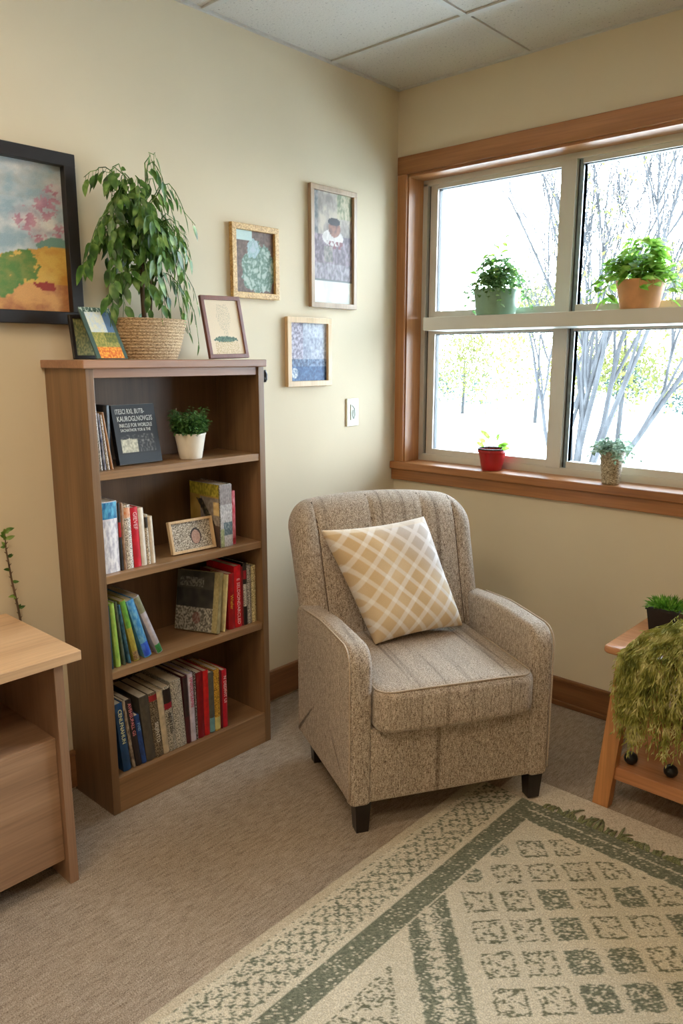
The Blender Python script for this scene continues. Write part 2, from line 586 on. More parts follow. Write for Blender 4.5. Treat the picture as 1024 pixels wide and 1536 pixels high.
# transom with the deep inner ledge that carries the pots
MB().box((-.016, F0 - .006, 1.512), (2.0, F1, 1.563), bev=.002).build('transom', MAT['metal'], win)
MB().box((.112, .044, 1.503), (1.9, F0 - .004, 1.556), bev=.002).build('transom_ledge', MAT['metal'], win)
cells = [(-.014, .612), (.674, 1.285), (1.347, 2.0)]
for i, (a, b_) in enumerate(cells):
    for (z0, z1) in ((.955, 1.512), (1.567, 2.122)):
        s = MB()
        y0, y1 = F0 + .008, F1
        gap = .012 if i != 1 else .0
        if i == 1:
            MB().box((a, y0 + .01, z0), (a + .007, y1, z1)).build('gasket', MAT['metal_dark'], win)
            MB().box((a + .007, y0 + .006, z0), (a + .022, y1, z1)).build('sash_channel', MAT['metal_blue'], win)
            L = a + .02
        else:
            MB().box((a + .0, y0 + .012, z0), (a + .01, y1, z1)).build('gasket', MAT['metal_dark'], win)
            L = a + .048
            s.box((a + .012, y0, z0), (L, y1, z1), bev=.0015)
        R_ = b_
        s.box((L, y0, z0), (R_, y1, z0 + .026)); s.box((L, y0, z1 - .018), (R_, y1, z1))
        s.build('sash', MAT['metal'], win)
        e = MB()
        e.box((L, y0 + .012, z1 - .021), (R_, y1, z1 - .018)); e.box((L - .001, y0 + .012, z0 + .02), (L + .002, y1, z1 - .02))
        e.build('gasket', MAT['metal_dark'], win)
        MB().box((L, .262, z0 + .02), (R_, .265, z1 - .018)).build('pane', MAT['glass'], win)

# ------------------------------------------------------------------ outside
GZ = -.6
go = MB().box((-70, WY + T + .02, GZ - .2), (60, 90, GZ)).build('ground', plain('pale_ground', (228, 230, 226), .9, var=.03, scale=.4))
struct(go)
def tree_branch(mb, p, d, L, r, depth, rg, tips, spread=.5):
    pts, rad = [Vector(p)], [r]
    d = Vector(d).normalized()
    n = 5
    for i in range(n):
        d = (d + Vector((rg.uniform(-.14, .14), rg.uniform(-.14, .14), rg.uniform(-.02, .12)))).normalized()
        pts.append(pts[-1] + d * (L / n))
        rad.append(max(.0045, r * (1 - .5 * (i + 1) / n)))
    mb.tube(pts, rad, 5 if depth > 1 else 3, cap=False)
    if depth <= 0:
        tips.append(pts[-1]); return
    k = rg.choice([3, 4]) if depth > 1 else 5
    for i in range(k):
        idx = rg.randint(2, n)
        a = pts[idx]
        dd = (d + Vector((rg.uniform(-spread, spread), rg.uniform(-spread, spread), rg.uniform(-.15, .4)))).normalized()
        tree_branch(mb, a, dd, L * rg.uniform(.55, .8), rad[idx] * .7, depth - 1, rg, tips, spread)
def bare_tree(x, y, stems, label, seed, leaves=400, th=.09, hgt=2.7):
    t = thing('bare_tree', label, 'tree', (x, y, GZ), group=None)
    rg = random.Random(seed)
    mb = MB(); tips = []
    for (dx, dy) in stems:
        tree_branch(mb, (dx * .15, dy * .15, 0), (dx, dy, 1.5), hgt * rg.uniform(.9, 1.1), th, 4, rg, tips, .42)
    mb.build('trunk_and_branches', MAT['tree'], t, True)
    lf = MB()
    for q in tips[:leaves]:
        for _ in range(2):
            dd = Vector((rg.uniform(-1, 1), rg.uniform(-1, 1), rg.uniform(-1, .3)))
            lf.leaf(q + Vector((rg.uniform(-.1, .1), rg.uniform(-.1, .1), rg.uniform(-.1, .1))), dd, (rg.uniform(-1, 1), rg.uniform(-1, 1), 1), .07, .035, seg=2)
    lf.build('foliage', MAT['far_leaf'], t)
bare_tree(-2.75, 7.6, [(.12, .0), (.42, .1), (-.35, .2), (.75, -.1), (-.1, .4), (1.1, .2), (.25, -.2)], 'bare grey many-stemmed tree just outside the right-hand panes', 3, 300, .052)
bare_tree(-5.3, 12.0, [(.05, 0), (-.5, .1), (.25, .3)], 'slimmer bare grey tree outside the left-hand panes', 5, 200, .044)
def leafy(x, y, h, w, mat, label, seed, n=900, sz=.3, name='leafy_tree', cat='tree', group=None):
    t = thing(name, label, cat, (x, y, GZ), group=group)
    rg = random.Random(seed)
    MB().tube([(0, 0, 0), (.05, 0, h * .3), (0, .05, h * .6)], [.06, .05, .02], 7).build('trunk', MAT['tree'], t, True)
    lf = MB()
    blobs = [(rg.gauss(0, w * .28), rg.gauss(0, w * .2), h * rg.uniform(.3, .85), w * rg.uniform(.18, .3)) for _ in range(16)]
    for _ in range(n):
        bx, by, bz, br = rg.choice(blobs)
        d = Vector((rg.gauss(0, 1), rg.gauss(0, 1), rg.gauss(0, .8))).normalized() * br * rg.uniform(.4, 1.05)
        p = Vector((bx, by, bz)) + d
        if p.z < .1: p.z = .1
        lf.leaf(p, (rg.uniform(-1, 1), rg.uniform(-1, 1), rg.uniform(-1, .5)), (rg.uniform(-1, 1), rg.uniform(-1, 1), 1), sz, sz * .6, seg=2)
    lf.build('foliage', mat, t)
for i, (x, y, h, w, lab) in enumerate([
        (-5.2, 15, 4.6, 3.2, 'yellow-green spring tree behind the bare trees, seen at the right edge of the window'),
        (-9.5, 19, 4.4, 3.4, 'yellow-green spring tree behind the main bare trunk'),
        (-13.5, 21, 3.4, 3.6, 'pale yellow-green spring tree seen through the lower left pane'),
        (-3.0, 19, 5.2, 3.6, 'tall yellow-green spring tree beyond the terracotta pot')]):
    leafy(x, y, h, w, MAT['far_leaf'], lab, 20 + i, 3600, .13)
for i, (x, y, w, lab) in enumerate([(-5.6, 25, 3.6, 'grey-green shrub at the far edge of the lawn, behind the right-hand panes'),
                          (-18.5, 26, 4.0, 'grey-green shrub at the far edge of the lawn, leftmost through the lower panes'),
                          (-12.0, 31, 3.2, 'grey-green shrub at the far edge of the lawn, behind the window mullion')]):
    leafy(x, y, 2.0, w, MAT['far_hedge'], lab, 40 + i, 2200, .16, 'shrub', 'shrub')

# ------------------------------------------------------------------ wall things
def rot_wall_left(y0, z0, x=WX):
    # local u -> +Y, local "up" -> +Z, facing +X
    return Matrix.Translation((x, y0, z0)) @ Matrix.Rotation(PI / 2, 4, 'Z')
def frame_thing(name, label, Y0, Y1, Z0, Z1, fw, mat, art, nx, ny, th=.018, mount=None):
    t = thing(name, label, 'picture', (WX, (Y0 + Y1) / 2, Z0))
    w, h = Y1 - Y0, Z1 - Z0
    f = MB()
    f.box((.001, -w / 2, 0), (th, w / 2, fw), bev=.002); f.box((.001, -w / 2, h - fw), (th, w / 2, h), bev=.002)
    f.box((.001, -w / 2, fw - .001), (th, -w / 2 + fw, h - fw + .001), bev=.002); f.box((.001, w / 2 - fw, fw - .001), (th, w / 2, h - fw + .001), bev=.002)
    f.build('frame', mat, t)
    MB().box((.001, -w / 2 + fw * .9, fw * .9), (.004, w / 2 - fw * .9, h - fw * .9)).build('backing', MAT['mat_board'], t)
    M = Matrix.Translation((.007, -w / 2 + fw * .9, fw * .9)) @ Matrix.Rotation(PI / 2, 4, 'Z')
    picture('art_print', w - 1.8 * fw, h - 1.8 * fw, nx, ny, art, t, M)
    return t
def art_hills(u, v):
    n = fbm(u, v, 5, 1); n2 = fbm(u, v, 16, 2)
    if v > .40 + .05 * math.sin(u * 7 + 1) + .03 * n:
        c = mixv((150, 176, 190), (222, 222, 220), .5 + .9 * n + .3 * n2)
        if v > .75: c = mixv(c, (150, 158, 160), .4 * max(0, .5 + n2))
        for (cu, cv, r) in ((.80, .62, .07), (.90, .70, .07), (.95, .80, .06), (.86, .52, .05), (.97, .55, .05)):
            d = math.hypot((u - cu), (v - cv) * .8) + .03 * n2
            if d < r: c = mixv(c, mixv((150, 70, 100), (190, 130, 150), d / r), .7 if n2 > .02 else .12)
        if v < .52 and math.hypot(u - .55, (v - .44) * 1.4) + .02 * n < .09: c = (92, 130, 122)
        if v < .52 and math.hypot(u - .95, (v - .45) * 1.6) + .02 * n < .10: c = (110, 150, 140)
        return c
    c = mixv((196, 140, 60), (214, 176, 84), .5 + n + .5 * n2)
    if v < .2: c = mixv((170, 108, 70), (214, 160, 96), .5 + n + .5 * n2)
    for (cu, cv, r) in ((.62, .20, .12), (.45, .12, .12), (.75, .30, .11), (.35, .3, .15)):
        if math.hypot(u - cu, v - cv) + .05 * n2 + .03 * n < r: c = mixv((86, 130, 62), (130, 140, 70), .5 + n2)
    if math.hypot(u - .88, (v - .18) * 2) + .03 * n2 < .06: c = (150, 50, 36)
    return c
frame_thing('framed_painting', 'large landscape painting in a wide black frame, on the wall at the far left', -2.06, -1.402, 1.487, 1.964, .036, MAT['black_frame'], art_hills, 150, 110, .03)
def art_rock(u, v):
    n = fbm(u, v, 6, 3); n2 = fbm(u, v, 18, 4)
    if u < .45 and v > .84: return (190, 215, 212)
    base = mixv((84, 64, 54), (120, 96, 82), .5 + n2)
    n3 = abs(fbm(u, v, 7, 31)) * 2.2
    d = math.hypot((u - .6) * 1.0, (v - .40) * 1.0) + .12 * n
    if d < .42: base = mixv((70, 102, 84), (176, 190, 178), n3 + .35 * n2)
    if math.hypot(u - .45, (v - .70)) + .05 * n < .16: base = mixv((116, 156, 150), (176, 192, 198), .3 + n3)
    return base
frame_thing('framed_picture', 'small gilt-framed picture of pale green rocks, above the brown frame on the bookcase', -.815, -.590, 1.602, 1.857, .021, MAT['gold_frame'], art_rock, 60, 70)
def art_man(u, v):
    n = fbm(u, v, 5, 5); n2 = fbm(u, v, 20, 6)
    c = mixv((126, 118, 112), (190, 178, 160), .5 + n + .3 * n2)
    if u < .14: c = mixv((96, 98, 100), (150, 146, 140), .5 + n2)
    if v > .78 and u > .6: c = mixv((110, 120, 92), (190, 180, 150), .5 + n + n2)
    if v < .62: c = mixv((92, 78, 86), (160, 144, 152), .45 + n2 * .8 + .5 * n)
    if v < .36: c = mixv((112, 104, 110), (170, 162, 168), .5 + n2)
    if math.hypot((u - .5) / .26, (v - .60) / .075) < 1: c = mixv((196, 190, 186), (220, 214, 210), .5 + n2)
    if math.hypot((u - .54) / .15, (v - .685) / .078) < 1: c = mixv((150, 100, 80), (96, 62, 52), .3 + 1.5 * (.55 - u) + n2)
    if math.hypot((u - .53) / .155, (v - .745) / .036) < 1: c = (34, 28, 30)
    if .35 < u < .75 and .50 < v < .575 and n2 > -.05: c = (122, 70, 74)
    if .28 < u < .5 and .38 < v < .52: c = mixv((96, 92, 88), (160, 150, 140), .5 + n2)
    if v < .222: c = (108, 110, 112)
    if v < .205: c = mixv((212, 214, 208), (236, 234, 222), .5 + n)
    return c
frame_thing('framed_picture', 'tall taupe-framed picture of a dark-haired figure over a white band', -.421, -.152, 1.587, 2.046, .020, MAT['grey_frame'], art_man, 70, 120)
def art_blue(u, v):
    n = fbm(u, v, 5, 8); n2 = fbm(u, v, 20, 9)
    c = mixv((124, 128, 152), (214, 220, 228), .35 + .5 * u + .4 * v - .3 + n2 * .5 + .3 * n)
    if u < .35 and v > .3: c = mixv((120, 112, 128), (206, 200, 214), .5 + n2 * 1.3)
    if v < .38: c = mixv((60, 74, 104), (140, 160, 190), .2 + u * .6 + n2)
    if v < .26: c = mixv((44, 70, 112), (92, 124, 168), .4 + n2 + .4 * n)
    if math.hypot(u - .12, v - .14) < .09: c = mixv((220, 224, 230), (110, 130, 160), .5 + 2 * n2)
    return c
frame_thing('framed_picture', 'small pale-framed picture washed in blue and white, lowest on the wall', -.553, -.305, 1.279, 1.546, .022, MAT['pale_frame'], art_blue, 70, 80)
sw = thing('light_switch', 'cream light switch plate on the wall below the tall picture', 'switch', (WX, -.163, 1.103))
MB().box((0, -.037, 0), (.007, .037, .118), bev=.002).build('plate', MAT['switch'], sw)
MB().box((.006, -.016, .026), (.010, .016, .094), bev=.0015).build('rocker', MAT['switch2'], sw)
MB().tube([(.0115, -.008, .088), (.0115, .006, .075), (.012, .008, .045), (.012, 0, .032), (.012, -.006, .045), (.012, -.004, .07)], .0011, 5).build('wire_loop', MAT['wire'], sw)
hk = thing('wall_hook', 'small black hook on the wall right beside the top of the bookcase', 'hook', (WX, -.662, 1.30))
MB().box((0, -.006, 0), (.006, .008, .03), bev=.002).tube([(.004, 0, .045), (.012, .001, .03), (.012, .001, .01), (.004, .001, .004)], .004, 6).tube([(.004, 0, .045), (.004, 0, .02)], .006, 6).build('hook_body', MAT['black'], hk)

# ------------------------------------------------------------------ bookcase
BX0, BX1, BY0, BY1, BZ = WX + .002, .130, -1.528, -.873, 1.385
bc = thing('bookcase', 'brown wood-grain bookcase with open shelves, standing against the left wall', 'bookcase', (0, -1.2, 0))
def loc_mb(dy=1.2):
    return Matrix.Translation((0, dy, 0))
ML = Matrix.Translation((0, 1.2, 0))
MB().box((BX0, BY0, 0), (BX1, BY0 + .025, 1.362), ML, bev=.0015).build('side_panel', MAT['case_z'], bc)
MB().box((BX0, BY1 - .025, 0), (BX1, BY1, 1.362), ML, bev=.0015).build('side_panel', MAT['case_z'], bc)
MB().box((BX0, BY0 - .012, 1.361), (BX1 + .012, BY1 + .004, BZ), ML, bev=.003).build('top_board', MAT['case_top'], bc)
MB().box((BX1 - .022, BY0 + .025, 1.335), (BX1 - .006, BY1 - .025, 1.361), ML, bev=.001).build('top_rail', MAT['case_top'], bc)
MB().box((BX0, BY0 + .02, .02), (BX0 + .008, BY1 - .02, 1.36), ML).build('back_panel', MAT['case_back'], bc)
S1, S2, S3, S4 = 1.070, .762, .463, .112
for z in (S1, S2, S3):
    MB().box((BX0 + .008, BY0 + .025, z - .024), (BX1 - .004, BY1 - .025, z), ML, bev=.0015).build('shelf', MAT['case_y'], bc)
MB().box((BX0 + .008, BY0 + .025, S4 - .02), (BX1 - .012, BY1 - .025, S4), ML).build('shelf', MAT['case_y'], bc)
MB().box((BX1 - .016, BY0 + .025, 0.0), (BX1 - .001, BY1 - .025, S4 + .004), ML, bev=.002).build('kick_board', MAT['case_y'], bc)

# ------------------------------------------------------------------ books
def cover_mat(name, c, kind='plain', c2=None):
    key = 'cov' + name
    if kind == 'speck':
        MAT[key] = speckle(key, [tuple(x * .55 for x in c), c, c2 or c], (260, 260, 420), .5, bmp=0, lo=.4, hi=.6)
    elif kind == 'tex':
        MAT[key] = speckle(key, [c2 or tuple(x * .6 for x in c), c], (90, 90, 40), .4, bmp=0, lo=.35, hi=.6)
    else:
        MAT[key] = plain(key, c, .35, var=.10, scale=40)
    return MAT[key]
TXT = {}
def txt_mat(c):
    if c not in TXT:
        TXT[c] = plain('lettering_%d' % len(TXT), c, .5, var=.02)
    return TXT[c]
def make_book(label, y, z, w, h, dep, cmat, lean=0.0, name='book', xf=.100, bands=(), title=None, group=None, paper=None, yaw=0, pgtop=True):
    """y = left bottom corner of the spine, lean>0 leans left"""
    th = math.asin(max(-.6, min(.6, lean / h)))
    if th >= 0:
        t = thing(name, label, 'book', (xf, y, z), (th, 0, yaw), group)
        y0 = 0.0
    else:
        t = thing(name, label, 'book', (xf, y + w, z), (th, 0, yaw), group)
        y0 = -w
    cv = MB()
    bt = min(.002, w * .16)
    cv.box((-dep, y0, 0), (0, y0 + bt, h)); cv.box((-dep, y0 + w - bt, 0), (0, y0 + w, h))
    # rounded spine
    pts = [(0, 0)] + [(.0035 * math.sin(PI * k / 6), w * k / 6) for k in range(1, 6)] + [(0, w)] + [(-.002, w), (-.002, 0)]
    cv.prism([(a, y0 + b_) for a, b_ in pts], 0, h, 'z')
    cv.build('cover', cmat, t)
    MB().box((-dep + .003, y0 + bt, .003), (-.0015, y0 + w - bt, h - .003)).build('pages', paper or MAT['paper'], t)
    for (a, b_, col) in bands:
        bm_ = MB()
        pts2 = [(.0004 + .0036 * math.sin(PI * k / 6), w * (.02 + .96 * k / 6)) for k in range(7)]
        poly = pts2 + [(-.0005, w * .98), (-.0005, w * .02)]
        bm_.prism([(p, y0 + q) for p, q in poly], a * h, b_ * h, 'z')
        bm_.build('spine_band', cover_mat(label[:12] + str(a), col) if not isinstance(col, bpy.types.Material) else col, t)
    if title:
        body, col, a = title
        size = min(w * .8, .018)
        # text runs down the spine: local x -> -Z, local y -> +Y
        R = Matrix(((0, 0, 1, .0042), (0, 1, 0, y0 + w / 2 - size * .33), (-1, 0, 0, a * h), (0, 0, 0, 1)))
        text_mesh('title_text', body, size, txt_mat(col), t, R)
    return t

def row(y, z, items, xf=.100):
    prev = None
    for it in items:
        lean = it.get('lean', 0.0)
        w, h = it['w'], it['h']
        s = lean / h
        if prev is not None and s > prev:
            y += (math.tan(math.asin(s)) - math.tan(math.asin(prev))) * min(h, ph)
        d = dict(it); d.pop('gap', None)
        y += it.get('gap', 0)
        lab = d.pop('label'); dep = d.pop('dep', .15); cm = d.pop('c')
        d.pop('w'); d.pop('h'); d.pop('lean', None)
        make_book(lab, y, z, w, h, dep, cm, lean, xf=xf - it.get('in', 0), **{k: v_ for k, v_ in d.items() if k != 'in'})
        y += w / math.cos(math.asin(abs(s))) + .0006
        prev, ph = s, h
    return y
C = cover_mat
# top shelf: thin magazines at the left
row(-1.5005, S1 + .0008, [
    dict(w=.007, h=.197, c=C('m1', (206, 200, 190), 'speck', (236, 230, 220)), label='thin pale magazine against the side panel on the top shelf', lean=.0),
    dict(w=.008, h=.193, c=C('m2', (190, 184, 176), 'speck', (230, 226, 216)), label='thin speckled grey magazine on the top shelf, second from the side panel', lean=.010),
    dict(w=.006, h=.165, c=C('m3', (52, 60, 96), 'tex', (190, 190, 200)), label='thin navy and white magazine on the top shelf', lean=.013),
    dict(w=.008, h=.160, c=C('m4', (196, 186, 170), 'speck', (226, 220, 206)), label='cream speckled magazine leaning on the top shelf', lean=.016),
    dict(w=.006, h=.168, c=C('m5', (178, 132, 90)), label='thin orange-brown booklet leaning on the top shelf', lean=.022),
], .098)
# black book facing front, with a second black book and a pale one behind
def front_book(label, Y0, w, h, th, X, tilt, z, art, nx, ny, cmat, yaw=0, name='book', cat='book', titles=()):
    t = thing(name, label, cat, (X, Y0, z + th * math.sin(tilt)), (0, -tilt, yaw))
    MB().box((-th, 0, 0), (0, w, h), bev=.0008).build('cover', cmat, t)
    MB().box((-th + .002, .002, -.0002), (-.002, w + .0006, h + .0006)).build('pages', MAT['paper'], t)
    M = Matrix.Translation((.0006, 0, 0)) @ Matrix.Rotation(PI / 2, 4, 'Z')
    if art:
        picture('cover_print', w, h, nx, ny, art, t, M, .4)
    for (body, size, u, vv, sx) in titles:
        R = Matrix(((0, 0, 1, .0012), (1, 0, 0, u * w), (0, 1, 0, vv * h), (0, 0, 0, 1)))
        text_mesh('title_text', body, size, txt_mat((214, 214, 208)), t, R, .0002, sx=sx)
    return t
def art_black(u, v):
    n2 = nz(u, v, 26, 2); n = nz(u, v, 8, 3)
    c = (17, 18, 21)
    if v < .17: c = (26, 32, 38)
    elif .10 < u < .90 and .19 < v < .50:
        c = mixv((24, 24, 26), (130, 126, 118), .25 + n2 * 1.1)
        if u < .48 and v < .42 + .05 * n: c = mixv((150, 148, 130), (208, 204, 180), .5 + n2)
    return c
make_book('plain black book standing behind the black lettered book', -1.428, S1 + .0008, .020, .182, .07, C('blk', (24, 24, 26)), 0, xf=.040)
front_book('black book with white lettering facing front on the top shelf', -1.398, .150, .180, .020, .066, .20, S1 + .0008, art_black, 90, 100, C('blkcov', (18, 19, 22)),
           titles=[('ITESCI RXL BUTB-', .0215, .07, .845, .60), ('KAUROGLNOVG3S', .0225, .09, .72, .64), ('INKCLE FOR WORLDLE', .0165, .12, .62, .66), ('SACHATHOR YOR & THE', .013, .13, .545, .72)])
# the second shelf
row(-1.5005, S2 + .0008, [
    dict(w=.062, h=.215, c=C('wb', (232, 228, 228), 'tex', (178, 174, 184)), bands=[(.76, .99, C('wbb', (36, 104, 150), 'tex', (90, 170, 200)))], label='wide white booklet with a blue top, leftmost on the second shelf', lean=0, dep=.14),
    dict(w=.009, h=.206, c=C('dk2', (52, 56, 60), 'tex', (30, 32, 36)), label='thin dark grey book with a red patch on the second shelf', bands=[(.5, .72, (176, 40, 44))], lean=.002),
    dict(w=.010, h=.205, c=C('tan2', (172, 140, 116), 'tex', (120, 90, 70)), label='thin tan book on the second shelf', lean=.003),
    dict(w=.022, h=.197, c=C('mg2', (200, 186, 170), 'speck', (232, 226, 214)), label='thick speckled magazine with an orange head on the second shelf', bands=[(.80, .96, C('mg2b', (206, 120, 72), 'tex', (220, 190, 160)))], lean=.004),
    dict(w=.025, h=.186, c=C('rd2', (188, 28, 46)), label='bright red book with pale lettering on the second shelf', title=('GIEVEF', (236, 190, 190), .93), lean=.005),
    dict(w=.019, h=.181, c=C('bg2', (210, 198, 180), 'tex', (226, 216, 200)), label='beige book directly right of the red one on the second shelf', lean=.006),
    dict(w=.012, h=.158, c=C('bg3', (196, 182, 160), 'speck', (220, 208, 190)), label='small cream book with a dark patch near its top on the second shelf', bands=[(.74, .95, (52, 46, 40))], lean=.006),
    dict(w=.016, h=.150, c=C('bg4', (214, 200, 178), 'tex', (190, 172, 148)), label='small buff book at the right end of the left group on the second shelf', lean=.006),
], .100)
yb = make_book('large grey book with a yellow pictured cover at the right of the second shelf', -1.056, S2 + .0008, .050, .214, .16, C('yb', (176, 172, 168), 'speck', (214, 210, 204)), 0)
def art_yel(u, v):
    n = nz(u, v, 6, 4); n2 = nz(u, v, 22, 5)
    c = mixv((176, 142, 60), (198, 160, 82), .5 + n)
    if v > .80: c = mixv((150, 140, 40), (206, 190, 70), .5 + 1.5 * n2)
    if u > .35 and v < .78: c = mixv((140, 128, 118), (178, 166, 150), .5 + n2)
    if abs((u - .35) - (.72 - v) * 1.1) < .10 and .3 < v < .75: c = mixv((40, 34, 30), (120, 110, 80), .3 + n2)
    if u > .3 and v < .35: c = (84, 66, 56)
    if u > .8 and .5 < v < .72: c = mixv((214, 180, 120), (236, 210, 150), .5 + n2)
    return c
picture('cover_print', .158, .213, 60, 80, art_yel, yb, Matrix.Translation((-.159, -.0008, 0)))
def art_spine(u, v):
    n = nz(u, v, 9, 14); n2 = nz(u, v, 30, 15)
    c = mixv((150, 144, 142), (206, 200, 196), .5 + n2 * 1.4)
    if v > .68: c = mixv((120, 110, 108), (160, 150, 146), .5 + n2)
    if .18 < v < .4 and u > .25: c = mixv((60, 80, 88), (150, 160, 160), .4 + n2)
    if v < .3 and u < .3: c = mixv((110, 120, 80), (190, 190, 140), .5 + n2)
    return c
picture('spine_print', .050, .212, 30, 90, art_spine, yb, Matrix.Translation((.0045, 0, .001)) @ Matrix.Rotation(PI / 2, 4, 'Z'))
make_book('small pink-red book right of the large grey book on the second shelf', -1.004, S2 + .0008, .022, .186, .13, C('pk', (190, 60, 74), 'tex', (220, 140, 146)), 0, xf=.092, bands=[(.02, .12, (150, 26, 34))])
# the third shelf: leaning softcovers at the left
yl = C('yl3', (176, 164, 66), 'tex', (150, 136, 50))
row(-1.5005, S3 + .0008, [
    dict(w=.006, h=.205, c=C('p3', (176, 196, 150), 'tex', (140, 160, 120)), label='thin pale green booklet against the side panel on the third shelf', lean=.0),
    dict(w=.010, h=.200, c=C('t3', (34, 62, 74)), label='thin dark teal booklet on the third shelf', lean=.003),
    dict(w=.016, h=.205, c=C('l3', (168, 196, 88), 'tex', (130, 176, 70)), label='lime green booklet leaning on the third shelf', lean=.012),
    dict(w=.009, h=.207, c=C('d3', (60, 78, 50), 'tex', (96, 104, 90)), label='dark green booklet leaning on the third shelf', lean=.020),
    dict(w=.009, h=.195, c=C('b3', (70, 124, 148), 'tex', (28, 56, 66)), label='thin teal-blue booklet leaning on the third shelf', lean=.027),
    dict(w=.019, h=.208, c=yl, label='green and mustard booklet leaning on the third shelf', bands=[(.55, .99, C('y3b', (110, 170, 60), 'tex', (80, 130, 50))), (.02, .16, C('y3c', (120, 90, 60), 'speck', (190, 160, 110)))], lean=.040),
    dict(w=.026, h=.205, c=C('bl3', (52, 130, 190), 'tex', (120, 180, 206)), label='bright blue booklet leaning on the third shelf', bands=[(.02, .25, C('bl3b', (30, 70, 190), 'tex', (70, 120, 216)))], lean=.056),
    dict(w=.020, h=.218, c=C('w3', (190, 184, 190), 'plain'), label='white booklet with a green foot, outermost of the leaning third-shelf books', bands=[(.01, .15, C('w3b', (40, 120, 60), 'tex', (70, 160, 90))), (.72, .99, C('w3c', (128, 130, 100), 'tex', (150, 150, 120)))], lean=.078),
], .100)
def art_dark(u, v):
    n = nz(u, v, 8, 6); n2 = nz(u, v, 30, 7)
    c = mixv((36, 32, 26), (62, 58, 46), .5 + n)
    if v < .40: c = mixv((84, 80, 70), (176, 170, 154), .5 + 1.6 * n2)
    if v > .70: c = mixv((50, 46, 38), (80, 76, 62), .5 + n)
    if .06 < u < .64 and .74 < v < .90: c = mixv((70, 68, 60), (140, 138, 126), .5 + 1.5 * n2)
    if u > .88: c = mixv((150, 138, 90), (176, 160, 110), .5 + n2)
    if math.hypot(u - .5, v - .22) < .1: c = mixv((110, 70, 60), (150, 130, 120), .5 + n2)
    return c
dkb = make_book('large dark pictured book tilted to the right on the third shelf', -1.092, S3 + .0008, .022, .208, .165, C('dkb', (150, 140, 100), 'tex', (176, 166, 124)), -.040, yaw=.40, xf=.098)
picture('cover_print', .163, .206, 70, 90, art_dark, dkb, Matrix.Translation((-.164, -.0228, .001)))
row(-1.055, S3 + .0008, [
    dict(w=.007, h=.200, c=C('cr3', (214, 200, 150)), label='thin cream booklet between the dark pictured book and the red books', lean=-.022, dep=.09),
], .100)
row(-1.030, S3 + .0008, [
    dict(w=.028, h=.200, c=C('r31', (150, 18, 26)), label='dark red book on the third shelf with small gilt lettering', title=('Wiefer', (206, 160, 60), .62)),
    dict(w=.031, h=.222, c=C('r32', (196, 20, 34)), label='tall bright red book on the third shelf with white lettering', title=('E SELDIONDARCLED', (236, 190, 190), .80)),
    dict(w=.008, h=.215, c=C('r33', (120, 16, 26)), label='narrow dark red book beside the tall red one on the third shelf'),
    dict(w=.017, h=.226, c=C('k31', (26, 24, 24)), label='black book with a white label on the third shelf', bands=[(.30, .66, C('k3w', (190, 186, 176), 'speck', (214, 210, 200))), (.74, .88, (150, 24, 40))]),
    dict(w=.019, h=.212, c=C('g31', (150, 146, 140), 'speck', (200, 196, 190)), label='grey speckled magazine near the right end of the third shelf'),
    dict(w=.021, h=.208, c=C('y31', (196, 180, 130), 'speck', (222, 210, 170)), label='buff yellow speckled magazine, rightmost on the third shelf'),
], .098)
